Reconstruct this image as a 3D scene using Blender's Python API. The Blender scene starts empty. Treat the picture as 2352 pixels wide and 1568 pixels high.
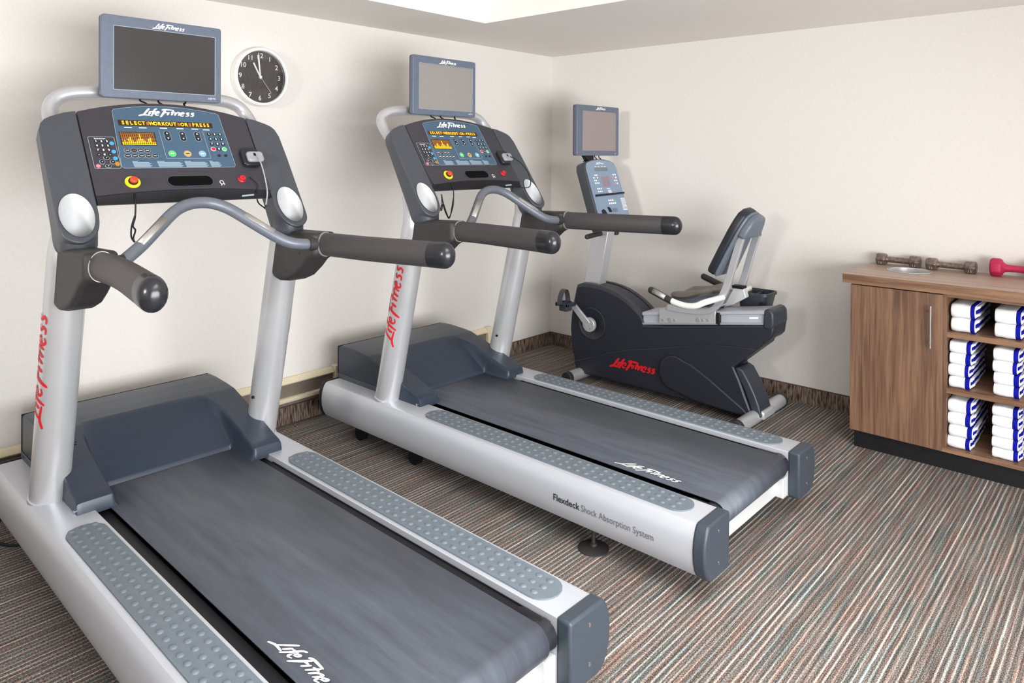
import bpy, bmesh, math, random
from mathutils import Vector, Matrix
random.seed(7)
S = bpy.context.scene
COL = S.collection
PI = math.pi

# ------------------------------------------------------------------ camera
cam = bpy.data.cameras.new('camera'); camo = bpy.data.objects.new('camera', cam); COL.objects.link(camo)
r_ = Vector((0.74171691, 0.67069052, 0.00550129)); u_ = Vector((-7.59288212e-03, 1.94787031e-04, 9.99971155e-01)); f_ = Vector((-0.6706701, 0.74173728, -0.00523695))
camo.matrix_world = Matrix(((r_.x, u_.x, -f_.x, 3.48251), (r_.y, u_.y, -f_.y, -4.30124), (r_.z, u_.z, -f_.z, 1.45182), (0, 0, 0, 1)))
cam.sensor_width = 36; cam.lens = 1658.76 * 36 / 2352
cam.shift_y = -(784 - 362.825) / 2352
cam.clip_start = .02
S.camera = camo

# ------------------------------------------------------------------ world, lights, exposure
w = bpy.data.worlds.new('world'); S.world = w; w.use_nodes = True
bg = w.node_tree.nodes['Background']; bg.inputs[0].default_value = (.96, .98, 1, 1); bg.inputs[1].default_value = 1.45
S.view_settings.view_transform = 'Standard'; S.view_settings.look = 'None'; S.view_settings.gamma = 1
S.view_settings.use_curve_mapping = False
S.view_settings.exposure = 0.20

def area(name, loc, target, sx, sy, power, col=(1, 1, 1), spread=180):
    l = bpy.data.lights.new(name, 'AREA'); l.shape = 'RECTANGLE'; l.size = sx; l.size_y = sy; l.energy = power; l.color = col
    l.spread = math.radians(spread)
    o = bpy.data.objects.new(name, l); COL.objects.link(o); o.location = loc
    o.rotation_euler = (Vector(target) - Vector(loc)).to_track_quat('-Z', 'Y').to_euler()
    return o
H = 2.196
RX, RY = .607, -1.354          # corner of the raised ceiling tray
# daylight through the big window in the right wall
area('window_daylight', (5.52, -3.5, 1.0), (0, -2.4, 1.0), 3.2, 1.4, 215, (.97, .985, 1.0))
area('rear_key_light', (2.3, -6.92, 2.0), (.2, 0, 1.2), .8, .5, 7.5, (1.0, .99, .97), 42)  # unseen key lamp casting the television shadow; no window stands there
# ceiling light in the tray, and an up-light added to brighten it
area('tray_light', (3.85, -3.6, 2.26), (3.7, -3.4, 0), 1.4, 2.2, 80, (1.0, .985, .96), 120)
area('tray_up_fill', (2.0, -2.6, 2.30), (2.0, -2.6, 3), 1.6, 1.6, .5, (1.0, .97, .92))

# ------------------------------------------------------------------ materials
def nt(name):
    m = bpy.data.materials.new(name); m.use_nodes = True
    return m, m.node_tree, m.node_tree.nodes, m.node_tree.links, m.node_tree.nodes['Principled BSDF']
def lin(c): return tuple(((x / 255) / 12.92 if x / 255 <= .04045 else ((x / 255 + .055) / 1.055) ** 2.4) for x in c) + (1,)
def mat(name, rgb, rough=.5, metal=0, var=.06, scale=60, bump=0, bscale=300, spec=.5, coat=0, emit=0, stretch=None):
    m, t, n, l, b = nt(name)
    tc = n.new('ShaderNodeTexCoord'); mp = n.new('ShaderNodeMapping'); l.new(tc.outputs['Object'], mp.inputs[0])
    if stretch: mp.inputs['Scale'].default_value = stretch
    no = n.new('ShaderNodeTexNoise'); no.inputs['Scale'].default_value = scale; no.inputs['Detail'].default_value = 4
    l.new(mp.outputs[0], no.inputs['Vector'])
    cr = n.new('ShaderNodeValToRGB'); c = lin(rgb)
    cr.color_ramp.elements[0].position = .3; cr.color_ramp.elements[1].position = .7
    cr.color_ramp.elements[0].color = tuple(x * (1 - var) for x in c[:3]) + (1,)
    cr.color_ramp.elements[1].color = tuple(min(1, x * (1 + var)) for x in c[:3]) + (1,)
    l.new(no.outputs[0], cr.inputs[0]); l.new(cr.outputs[0], b.inputs['Base Color'])
    b.inputs['Roughness'].default_value = rough; b.inputs['Metallic'].default_value = metal
    b.inputs['Specular IOR Level'].default_value = spec; b.inputs['Coat Weight'].default_value = coat
    if emit:
        b.inputs['Emission Color'].default_value = c; b.inputs['Emission Strength'].default_value = emit
    if bump:
        n2 = n.new('ShaderNodeTexNoise'); n2.inputs['Scale'].default_value = bscale; n2.inputs['Detail'].default_value = 3
        l.new(mp.outputs[0], n2.inputs['Vector'])
        bp = n.new('ShaderNodeBump'); bp.inputs['Strength'].default_value = bump; bp.inputs['Distance'].default_value = .002
        l.new(n2.outputs[0], bp.inputs['Height']); l.new(bp.outputs[0], b.inputs['Normal'])
    return m

M = {}
M['slate'] = mat('slate_plastic', (62, 66, 74), .42, bump=.12, bscale=900)
M['slate_face'] = mat('slate_face_plastic', (66, 70, 77), .42, bump=.10, bscale=900)
M['panel'] = mat('panel_charcoal', (54, 52, 60), .45, bump=.08, bscale=900)
M['hood'] = mat('hood_blue_grey', (40, 50, 64), .36, bump=.05, bscale=900)
M['black'] = mat('black_plastic', (20, 20, 24), .5, spec=.3)
M['pit'] = mat('deep_black', (6, 6, 8), .8, spec=.1)
M['blackgloss'] = mat('black_gloss', (34, 35, 40), .24, spec=.5)
M['silver'] = mat('silver_paint', (196, 197, 200), .30, .45, var=.02, scale=12)
M['alu'] = mat('brushed_aluminium', (192, 196, 204), .36, .35, var=.05, scale=30, stretch=(.4, 60, 60))
M['whitemetal'] = mat('pale_metal', (205, 208, 208), .4, .2, var=.02)
M['pad'] = mat('grey_rubber', (100, 110, 119), .55, bump=.15, bscale=700)
M['cap'] = mat('cap_plastic', (52, 60, 70), .42, bump=.1, bscale=900)
M['rubber'] = mat('black_rubber', (46, 44, 44), .55, bump=.1, bscale=1200)
M['grip'] = mat('grip_foam', (64, 61, 62), .5, bump=.08, bscale=1500)
M['bar'] = mat('grey_bar', (104, 110, 120), .38, .2)
M['sensor'] = mat('sensor_steel', (172, 168, 164), .45, .5)
M['cup'] = mat('cup_liner', (188, 190, 192), .5, var=.02)
M['decal'] = mat('blue_decal', (64, 90, 112), .32, var=.04)
M['white'] = mat('white_print', (240, 240, 240), .5, var=.0)
M['greyprint'] = mat('grey_print', (150, 170, 184), .5, var=.0)
M['line'] = mat('pale_line', (150, 160, 170), .5, var=0)
M['red'] = mat('red_print', (205, 24, 38), .45, var=.03)
M['dark_print'] = mat('dark_print', (40, 48, 54), .5, var=0)
M['lightdark_print'] = mat('grey_dark_print', (92, 98, 106), .5, var=0)
M['yellow'] = mat('yellow_plastic', (232, 218, 38), .4, var=.02)
M['orange_red'] = mat('orange_red_plastic', (226, 66, 38), .35, var=.02)
M['redbtn'] = mat('red_plastic', (206, 40, 46), .35, var=.02)
M['green'] = mat('green_button', (66, 196, 92), .4, emit=.25)
M['brown'] = mat('amber_button', (196, 160, 96), .4)
M['cyan'] = mat('cyan_button', (130, 178, 196), .4)
M['blue'] = mat('blue_button', (64, 156, 208), .4)
M['pink'] = mat('pink_button', (236, 130, 134), .4)
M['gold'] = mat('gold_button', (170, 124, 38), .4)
M['key'] = mat('key_black', (28, 30, 36), .3)
M['led_back'] = mat('led_window', (52, 34, 16), .25)
M['led'] = mat('led_amber', (255, 176, 20), .4, var=0, emit=1.1)
M['led_dim'] = mat('led_amber_dim', (150, 92, 40), .4, var=0, emit=.25)
M['tv'] = mat('tv_frame', (92, 102, 119), .36, bump=.06, bscale=900)
M['tvback'] = mat('tv_back', (70, 72, 84), .45)
M['screen_a'] = mat('screen_dark', (52, 50, 52), .22, var=.02, spec=.6)
M['screen_b'] = mat('screen_grey_reflection', (140, 136, 132), .42, var=.02)  # same kind of panel, room reflection put into the base grey
M['dock'] = mat('dock_grey', (150, 152, 156), .4)
M['clock_white'] = mat('clock_rim', (238, 236, 232), .35, var=.01)
M['towel'] = mat('white_terry', (240, 240, 242), .95, var=.03, scale=300, bump=.35, bscale=600, spec=.1)
M['towel_blue'] = mat('blue_terry', (18, 24, 150), .9, var=.2, scale=300, bump=.8, bscale=500, spec=.1)
M['iron'] = mat('worn_iron', (132, 118, 110), .36, .7, var=.45, scale=70, bump=.4, bscale=160)
M['magenta'] = mat('pink_neoprene', (178, 30, 74), .55, var=.06, bump=.2, bscale=500)
M['steel'] = mat('satin_steel', (225, 225, 225), .28, .6, var=.02)
M['chrome'] = mat('chrome', (225, 225, 225), .12, 1.0, var=.02)
M['cream'] = mat('cream_enamel', (226, 214, 184), .4, var=.03)
M['cream_shaded'] = mat('heater_painted_shade', (120, 108, 96), .6, var=.06)  # cream metal greyed, shadow around the lips put into the colour
M['toe'] = mat('black_toe_kick', (12, 12, 16), .5)
M['shroud'] = mat('bike_shroud', (34, 36, 46), .42, bump=.12, bscale=900)
M['shroud2'] = mat('bike_shroud_trim', (46, 51, 60), .4, bump=.12, bscale=900)
M['bikeface'] = mat('bike_console_face', (128, 148, 172), .4, var=.04)
M['seat'] = mat('seat_vinyl', (108, 100, 94), .42, bump=.2, bscale=500)
M['seatgrey'] = mat('seat_shell', (98, 108, 120), .4)
M['lcd'] = mat('lcd_grey', (110, 118, 126), .3)
M['lcd_red'] = mat('lcd_mauve', (150, 128, 140), .4)

def wall_mat(name, rgb):
    m, t, n, l, b = nt(name)
    tc = n.new('ShaderNodeTexCoord')
    mix = None; c = lin(rgb); outs = []
    for sc in ((40, 40, 700), (700, 700, 40)):
        mp = n.new('ShaderNodeMapping'); mp.inputs['Scale'].default_value = sc; l.new(tc.outputs['Object'], mp.inputs[0])
        no = n.new('ShaderNodeTexNoise'); no.inputs['Scale'].default_value = 1; no.inputs['Detail'].default_value = 2
        l.new(mp.outputs[0], no.inputs['Vector']); outs.append(no.outputs[0])
    ad = n.new('ShaderNodeMath'); ad.operation = 'ADD'; l.new(outs[0], ad.inputs[0]); l.new(outs[1], ad.inputs[1])
    mu = n.new('ShaderNodeMath'); mu.operation = 'MULTIPLY'; mu.inputs[1].default_value = .5; l.new(ad.outputs[0], mu.inputs[0])
    cr = n.new('ShaderNodeValToRGB'); cr.color_ramp.elements[0].position = .35; cr.color_ramp.elements[1].position = .65
    cr.color_ramp.elements[0].color = tuple(x * .93 for x in c[:3]) + (1,); cr.color_ramp.elements[1].color = tuple(min(1, x * 1.04) for x in c[:3]) + (1,)
    l.new(mu.outputs[0], cr.inputs[0]); l.new(cr.outputs[0], b.inputs['Base Color'])
    b.inputs['Roughness'].default_value = .65
    bp = n.new('ShaderNodeBump'); bp.inputs['Strength'].default_value = .25; bp.inputs['Distance'].default_value = .001
    l.new(mu.outputs[0], bp.inputs['Height']); l.new(bp.outputs[0], b.inputs['Normal'])
    return m
M['wall'] = wall_mat('linen_wallcovering', (227, 223, 218))
M['ceiling'] = mat('ceiling_paint', (238, 233, 228), .8, var=.01, scale=5, bump=.1, bscale=200)

def carpet_mat():
    m, t, n, l, b = nt('striped_carpet')
    tc = n.new('ShaderNodeTexCoord')
    def noise(scale, vec, detail=2):
        mp = n.new('ShaderNodeMapping'); mp.inputs['Scale'].default_value = vec; l.new(tc.outputs['Object'], mp.inputs[0])
        no = n.new('ShaderNodeTexNoise'); no.inputs['Scale'].default_value = scale; no.inputs['Detail'].default_value = detail
        no.inputs['Roughness'].default_value = .6
        l.new(mp.outputs[0], no.inputs['Vector']); return no.outputs[0]
    hue = noise(1, (75, 3.0, 1), 2)
    tuft = noise(1, (330, 190, 1), 3)
    broad = noise(1, (38, .8, 1), 1)
    wob = noise(1, (24, 7, 1), 3)
    def mth(op, a, b=None, c=None):
        x = n.new('ShaderNodeMath'); x.operation = op
        for i, v in enumerate((a, b, c)):
            if v is None: continue
            if isinstance(v, (int, float)): x.inputs[i].default_value = v
            else: l.new(v, x.inputs[i])
        return x.outputs[0]
    sx = n.new('ShaderNodeSeparateXYZ'); l.new(tc.outputs['Object'], sx.inputs[0])
    ph = mth('MULTIPLY_ADD', sx.outputs[0], 2 * PI / .0185, mth('MULTIPLY', wob, 2.6))
    line = mth('POWER', mth('MULTIPLY_ADD', mth('SINE', ph), .5, .5), 3.0)                 # thin pale yarn lines
    line = mth('MULTIPLY', line, mth('MULTIPLY_ADD', broad, 1.9, -.42))
    v0 = mth('MULTIPLY_ADD', tuft, 1.15, -.30)
    v1 = mth('MULTIPLY_ADD', line, .46, mth('MULTIPLY_ADD', noise(1, (210, 2.2, 1), 2), .55, mth('SUBTRACT', v0, .27)))
    cr = n.new('ShaderNodeValToRGB'); e = cr.color_ramp.elements
    cols = [(.0, (36, 31, 30)), (.25, (88, 80, 77)), (.50, (150, 143, 138)), (.80, (226, 221, 215)), (1, (246, 242, 236))]
    e[0].position = cols[0][0]; e[0].color = lin(cols[0][1]); e[1].position = cols[-1][0]; e[1].color = lin(cols[-1][1])
    for p, c in cols[1:-1]:
        x = e.new(p); x.color = lin(c)
    a1 = n.new('ShaderNodeMath'); a1.operation = 'MULTIPLY'; a1.inputs[1].default_value = 1.0; l.new(v1, a1.inputs[0]); l.new(a1.outputs[0], cr.inputs[0])
    hr = n.new('ShaderNodeValToRGB'); h = hr.color_ramp.elements
    h[0].position = .36; h[0].color = lin((168, 214, 220)); h[1].position = .64; h[1].color = lin((255, 214, 196))
    x = h.new(.5); x.color = (1, .97, .93, 1)
    l.new(hue, hr.inputs[0])
    mx = n.new('ShaderNodeMix'); mx.data_type = 'RGBA'; mx.blend_type = 'MULTIPLY'; mx.inputs[0].default_value = .6
    l.new(cr.outputs[0], mx.inputs[6]); l.new(hr.outputs[0], mx.inputs[7]); l.new(mx.outputs[2], b.inputs['Base Color'])
    b.inputs['Roughness'].default_value = 1; b.inputs['Specular IOR Level'].default_value = .1
    bp = n.new('ShaderNodeBump'); bp.inputs['Strength'].default_value = .6; bp.inputs['Distance'].default_value = .004
    l.new(a1.outputs[0], bp.inputs['Height']); l.new(bp.outputs[0], b.inputs['Normal'])
    return m
M['carpet'] = carpet_mat()

def cove_mat():
    m, t, n, l, b = nt('carpet_baseboard')
    tc = n.new('ShaderNodeTexCoord')
    mp = n.new('ShaderNodeMapping'); mp.inputs['Scale'].default_value = (110, 110, 18); l.new(tc.outputs['Object'], mp.inputs[0])
    no = n.new('ShaderNodeTexNoise'); no.inputs['Scale'].default_value = 1; no.inputs['Detail'].default_value = 4; l.new(mp.outputs[0], no.inputs['Vector'])
    cr = n.new('ShaderNodeValToRGB'); e = cr.color_ramp.elements
    e[0].position = .35; e[0].color = lin((44, 34, 30)); e[1].position = .68; e[1].color = lin((148, 128, 112))
    l.new(no.outputs[0], cr.inputs[0]); l.new(cr.outputs[0], b.inputs['Base Color']); b.inputs['Roughness'].default_value = 1
    return m
M['cove'] = cove_mat()
M['cove_edge'] = mat('baseboard_binding', (84, 62, 54), .8)

def wood_mat(name, dark, light, vec):
    m, t, n, l, b = nt(name)
    tc = n.new('ShaderNodeTexCoord'); outs = []
    for k, sc in enumerate((1, 4.2)):
        mp = n.new('ShaderNodeMapping'); mp.inputs['Scale'].default_value = tuple(v * sc for v in vec); l.new(tc.outputs['Object'], mp.inputs[0])
        no = n.new('ShaderNodeTexNoise'); no.inputs['Scale'].default_value = 1; no.inputs['Detail'].default_value = 3; l.new(mp.outputs[0], no.inputs['Vector'])
        outs.append(no.outputs[0])
    ad = n.new('ShaderNodeMath'); ad.operation = 'MULTIPLY_ADD'; l.new(outs[1], ad.inputs[0]); ad.inputs[1].default_value = .4
    mu = n.new('ShaderNodeMath'); mu.operation = 'MULTIPLY'; mu.inputs[1].default_value = .6; l.new(outs[0], mu.inputs[0]); l.new(mu.outputs[0], ad.inputs[2])
    cr = n.new('ShaderNodeValToRGB'); e = cr.color_ramp.elements
    e[0].position = .36; e[0].color = lin(dark); e[1].position = .64; e[1].color = lin(light)
    l.new(ad.outputs[0], cr.inputs[0]); l.new(cr.outputs[0], b.inputs['Base Color']); b.inputs['Roughness'].default_value = .42
    return m
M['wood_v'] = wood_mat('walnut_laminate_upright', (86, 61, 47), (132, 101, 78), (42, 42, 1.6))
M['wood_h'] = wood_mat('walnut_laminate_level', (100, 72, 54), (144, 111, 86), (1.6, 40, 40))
M['wood_top'] = wood_mat('walnut_top_sheen', (150, 122, 106), (192, 168, 152), (1.4, 34, 34))  # sheen on the upper face put into a lighter walnut
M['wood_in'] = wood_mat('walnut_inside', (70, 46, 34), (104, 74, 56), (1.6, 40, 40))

def belt_mat():
    m, t, n, l, b = nt('running_belt')
    tc = n.new('ShaderNodeTexCoord')
    mp = n.new('ShaderNodeMapping'); mp.inputs['Scale'].default_value = (3, 26, 3); l.new(tc.outputs['Object'], mp.inputs[0])
    no = n.new('ShaderNodeTexNoise'); no.inputs['Scale'].default_value = 1; no.inputs['Detail'].default_value = 6; no.inputs['Roughness'].default_value = .7
    l.new(mp.outputs[0], no.inputs['Vector'])
    cr = n.new('ShaderNodeValToRGB'); e = cr.color_ramp.elements
    e[0].position = .3; e[0].color = lin((62, 66, 75)); e[1].position = .75; e[1].color = lin((84, 91, 102))
    l.new(no.outputs[0], cr.inputs[0]); l.new(cr.outputs[0], b.inputs['Base Color'])
    b.inputs['Roughness'].default_value = .42; b.inputs['Specular IOR Level'].default_value = .55
    n2 = n.new('ShaderNodeTexNoise'); n2.inputs['Scale'].default_value = 900; l.new(tc.outputs['Object'], n2.inputs['Vector'])
    bp = n.new('ShaderNodeBump'); bp.inputs['Strength'].default_value = .5; bp.inputs['Distance'].default_value = .001
    l.new(n2.outputs[0], bp.inputs['Height']); l.new(bp.outputs[0], b.inputs['Normal'])
    return m
M['belt'] = belt_mat()
def dial_mat():
    m, t, n, l, b = nt('dark_woodgrain_dial')
    tc = n.new('ShaderNodeTexCoord'); mp = n.new('ShaderNodeMapping'); mp.inputs['Scale'].default_value = (300, 300, 30); l.new(tc.outputs['Object'], mp.inputs[0])
    no = n.new('ShaderNodeTexNoise'); no.inputs['Scale'].default_value = 1; no.inputs['Detail'].default_value = 3; l.new(mp.outputs[0], no.inputs['Vector'])
    cr = n.new('ShaderNodeValToRGB'); e = cr.color_ramp.elements
    e[0].position = .35; e[0].color = lin((40, 36, 36)); e[1].position = .7; e[1].color = lin((76, 66, 64))
    l.new(no.outputs[0], cr.inputs[0]); l.new(cr.outputs[0], b.inputs['Base Color']); b.inputs['Roughness'].default_value = .6
    return m
M['dial'] = dial_mat()
def glass_mat():
    m, t, n, l, b = nt('clear_glass')
    n.remove(b); out = [x for x in n if x.type == 'OUTPUT_MATERIAL'][0]
    tr = n.new('ShaderNodeBsdfTransparent'); gl = n.new('ShaderNodeBsdfGlossy'); gl.inputs['Roughness'].default_value = .03
    fr = n.new('ShaderNodeFresnel'); fr.inputs[0].default_value = 1.45
    mx = n.new('ShaderNodeMixShader'); l.new(fr.outputs[0], mx.inputs[0]); l.new(tr.outputs[0], mx.inputs[1]); l.new(gl.outputs[0], mx.inputs[2]); l.new(mx.outputs[0], out.inputs[0])
    return m
M['glass'] = glass_mat()

# ------------------------------------------------------------------ mesh helpers
def thing(name, label, cat, loc=(0, 0, 0), rz=0, group=None):
    o = bpy.data.objects.new(name, None); COL.objects.link(o); o.empty_display_size = .1
    o.location = loc; o.rotation_euler = (0, 0, rz); o['label'] = label; o['category'] = cat
    if group: o['group'] = group
    return o
def tag(o, label, cat, group=None):
    o['label'] = label; o['category'] = cat
    if group: o['group'] = group
    return o
def obj(name, vs, fs, m, parent=None, bevel=0, segs=2, smooth=35, mats=None, fmat=None):
    me = bpy.data.meshes.new(name); me.from_pydata([tuple(v) for v in vs], [], fs)
    bm = bmesh.new(); bm.from_mesh(me); bmesh.ops.remove_doubles(bm, verts=bm.verts, dist=1e-5)
    bmesh.ops.recalc_face_normals(bm, faces=bm.faces); bm.to_mesh(me); bm.free()
    if smooth:
        me.shade_smooth(); me.set_sharp_from_angle(angle=math.radians(smooth))
    o = bpy.data.objects.new(name, me); COL.objects.link(o)
    me.materials.append(M[m] if isinstance(m, str) else m)
    if parent: o.parent = parent
    if bevel:
        b = o.modifiers.new('bevel', 'BEVEL'); b.width = bevel; b.segments = segs; b.limit_method = 'ANGLE'; b.angle_limit = math.radians(40); b.harden_normals = False
    return o
class G:
    """collects geometry of ONE part"""
    def __init__(s): s.v = []; s.f = []
    def add(s, vs, fs):
        k = len(s.v); s.v += [Vector(v) for v in vs]; s.f += [tuple(i + k for i in f) for f in fs]; return s
    def box(s, a, b):
        x0, y0, z0 = a; x1, y1, z1 = b
        return s.add([(x0, y0, z0), (x1, y0, z0), (x1, y1, z0), (x0, y1, z0), (x0, y0, z1), (x1, y0, z1), (x1, y1, z1), (x0, y1, z1)],
                     [(0, 3, 2, 1), (4, 5, 6, 7), (0, 1, 5, 4), (1, 2, 6, 5), (2, 3, 7, 6), (3, 0, 4, 7)])
    def prism(s, poly, fn, h0, h1):
        """poly 2D points, fn(a,b,h)->3D"""
        n = len(poly); vs = [fn(a, b, h0) for a, b in poly] + [fn(a, b, h1) for a, b in poly]
        return s.add(vs, [tuple(range(n - 1, -1, -1)), tuple(range(n, 2 * n))] + [(i, (i + 1) % n, n + (i + 1) % n, n + i) for i in range(n)])
    def sweep(s, pts, rad, n=14, cap=True, up=(0, 0, 1), dome=0):
        """rad: r | (rs, ru) | list of those; rs sideways, ru along up"""
        P = [Vector(p) for p in pts]; N = len(P); rings = []
        R = rad if isinstance(rad, list) else [rad] * N
        R = [(r, r) if not isinstance(r, tuple) else r for r in R]
        prev = None
        for i in range(N):
            t = (P[min(i + 1, N - 1)] - P[max(i - 1, 0)]).normalized()
            if up is None:
                if prev is None:
                    a = Vector((0, 0, 1)) if abs(t.z) < .9 else Vector((1, 0, 0)); sd = t.cross(a).normalized()
                else: sd = (prev - t * prev.dot(t)).normalized()
                prev = sd
            else:
                a = Vector(up)
                if abs(t.dot(a)) > .97: a = Vector((1, 0, 0))
                sd = t.cross(a).normalized()
            uu = sd.cross(t).normalized()
            rings.append((P[i], sd, uu, R[i]))
        if dome:
            for end in (0, 1):
                if dome == 2 and end == 0: continue
                p, sd, uu, rr = rings[-1] if end else rings[0]
                t = (P[-1] - P[-2]).normalized() if end else (P[0] - P[1]).normalized()
                ex = []
                for k in range(1, 6):
                    a = k / 6 * PI / 2
                    ex.append((p + t * math.sin(a) * min(rr), sd, uu, (rr[0] * math.cos(a), rr[1] * math.cos(a))))
                rings = rings + ex if end else ex[::-1] + rings
        vs = []; fs = []
        for p, sd, uu, rr in rings:
            for k in range(n):
                a = 2 * PI * k / n; vs.append(p + sd * math.cos(a) * rr[0] + uu * math.sin(a) * rr[1])
        for i in range(len(rings) - 1):
            for k in range(n):
                fs.append((i * n + k, i * n + (k + 1) % n, (i + 1) * n + (k + 1) % n, (i + 1) * n + k))
        if cap: fs += [tuple(range(n - 1, -1, -1)), tuple(range((len(rings) - 1) * n, len(rings) * n))]
        return s.add(vs, fs)
    def lathe(s, prof, fn, n=32, a0=0, a1=2 * PI, close=True):
        """prof: (r,h) list ; fn(x,y,h)"""
        vs = []; m = len(prof)
        for k in range(n):
            a = a0 + (a1 - a0) * k / n
            for r, h in prof: vs.append(fn(r * math.cos(a), r * math.sin(a), h))
        fs = [(k * m + j, ((k + 1) % n) * m + j, ((k + 1) % n) * m + j + 1, k * m + j + 1) for k in range(n) for j in range(m - 1)]
        return s.add(vs, fs)
    def mk(s, name, m, parent=None, **kw): return obj(name, s.v, s.f, m, parent, **kw)

def smooth_path(pts, n=6):
    P = [Vector(p) for p in pts]; out = []
    for i in range(len(P) - 1):
        p0 = P[max(i - 1, 0)]; p1 = P[i]; p2 = P[i + 1]; p3 = P[min(i + 2, len(P) - 1)]
        for k in range(n):
            t = k / n
            out.append(.5 * ((2 * p1) + (-p0 + p2) * t + (2 * p0 - 5 * p1 + 4 * p2 - p3) * t * t + (-p0 + 3 * p1 - 3 * p2 + p3) * t ** 3))
    out.append(P[-1]); return out
def rrect(cx, cy, w, h, r, n=5):
    r = min(r, w / 2 - 1e-5, h / 2 - 1e-5); out = []
    for (sx, sy, a0) in ((1, 1, 0), (-1, 1, 90), (-1, -1, 180), (1, -1, 270)):
        for k in range(n + 1):
            a = math.radians(a0 + 90 * k / n); out.append((cx + sx * (w / 2 - r) + r * math.cos(a), cy + sy * (h / 2 - r) + r * math.sin(a)))
    return out
def ell(cx, cy, a, b, n=24): return [(cx + a * math.cos(2 * PI * k / n), cy + b * math.sin(2 * PI * k / n)) for k in range(n)]
def frame_geo(outer, inner, fn, h0, h1, g=None):
    g = g or G(); n = len(outer)
    vs = [fn(a, b, h) for h in (h0, h1) for L in (outer, inner) for a, b in L]
    fs = []
    for i in range(n):
        j = (i + 1) % n
        fs += [(i, j, n + j, n + i), (2 * n + i, 3 * n + i, 3 * n + j, 2 * n + j), (i, 2 * n + i, 2 * n + j, j), (n + i, n + j, 3 * n + j, 3 * n + i)]
    return g.add(vs, fs)
def outline(poly, wd, fn, h0, h1, g=None):
    cx = sum(p[0] for p in poly) / len(poly); cy = sum(p[1] for p in poly) / len(poly); n = len(poly); inner = []
    for i in range(n):
        a = Vector(poly[i - 1]); b = Vector(poly[i]); c = Vector(poly[(i + 1) % n])
        t = (c - a); t = t.normalized() if t.length > 0 else Vector((1, 0)); nn = Vector((-t.y, t.x))
        if nn.dot(Vector((cx, cy)) - b) < 0: nn = -nn
        inner.append(tuple(b + nn * wd))
    return frame_geo(poly, inner, fn, h0, h1, g)

def text_geo(s, size, fn, h=.0006, align='CENTER', bold=0.0, sx=1.0):
    cu = bpy.data.curves.new('t', 'FONT'); cu.body = s; cu.size = size; cu.align_x = align; cu.align_y = 'CENTER'; cu.offset = bold * size
    cu.resolution_u = 3
    o = bpy.data.objects.new('t', cu); COL.objects.link(o)
    bpy.context.view_layer.update()
    me = bpy.data.meshes.new_from_object(o.evaluated_get(bpy.context.evaluated_depsgraph_get()))
    g = G(); g.add([fn(v.co.x * sx, v.co.y, h) for v in me.vertices], [tuple(p.vertices) for p in me.polygons])
    bpy.data.objects.remove(o); bpy.data.curves.remove(cu); bpy.data.meshes.remove(me)
    return g

# the hand-lettered brush script of the maker's mark, stroke by stroke (unit = cap height)
def esh(x): return [(x, .30), (x + .24, .40), (x + .18, .58), (x + .03, .48), (x + .0, .2), (x + .12, .04), (x + .30, .12)]
def ssh(x): return [(x + .26, .54), (x + .08, .54), (x + .06, .40), (x + .20, .28), (x + .16, .08), (x - .04, .08)]
STROKES = [
    ([(.40, 1.02), (.24, .55), (.06, .06)], .10), ([(-.30, -.12), (-.1, .0), (.12, .06), (.62, .0)], .10),
    ([(.55, .62), (.50, .12)], .10), ([(1.06, 1.0), (.88, .86), (.80, .3), (.70, -.14)], .095), ([(.62, .56), (1.0, .60)], .08),
    (esh(1.02), .085),
    ([(1.74, .84), (1.66, .4), (1.48, -.22)], .11), ([(1.46, .80), (1.7, .92), (2.5, .86)], .10), ([(1.6, .46), (1.98, .50)], .09),
    ([(2.08, .58), (2.02, .1)], .095), ([(2.46, .80), (2.36, .1)], .095), ([(2.24, .56), (2.62, .60)], .08),
    ([(2.70, .58), (2.64, .08)], .095), ([(2.68, .34), (2.84, .56), (2.98, .50), (2.94, .08)], .085),
    (esh(3.12), .085), (ssh(3.60), .085), (ssh(4.02), .085)]
def logo_geo(width, fn, h=.0009, height=None, bold=1.0, slant=.28):
    sc = width / 4.75; sy = (height or sc * 1.0)
    g = G()
    for si, (pts, wd) in enumerate(STROKES):
        P = smooth_path([(x, y, 0) for x, y in pts], 5); n = len(P); L = []; R = []
        for i, p in enumerate(P):
            t = (P[min(i + 1, n - 1)] - P[max(i - 1, 0)]).normalized(); q = Vector((-t.y, t.x, 0))
            k = i / (n - 1); ww = wd * bold * (.62 + .38 * math.sin(PI * min(1, max(0, k * .9 + .1)))) * (.55 if k in (0, 1) else 1)
            L.append(p + q * ww); R.append(p - q * ww)
        vs = [fn((p.x + slant * p.y - 2.1) * sc, (p.y - .4) * sy, h + si * .00009) for p in L + R]
        g.add(vs, [(i, i + 1, n + i + 1, n + i) for i in range(n - 1)])
    return g

def children(o): return [c for c in bpy.data.objects if c.parent == o]
def copy_tree(o, parent=None):
    c = o.copy(); COL.objects.link(c); c.parent = parent
    for ch in children(o): copy_tree(ch, c)
    return c

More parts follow.
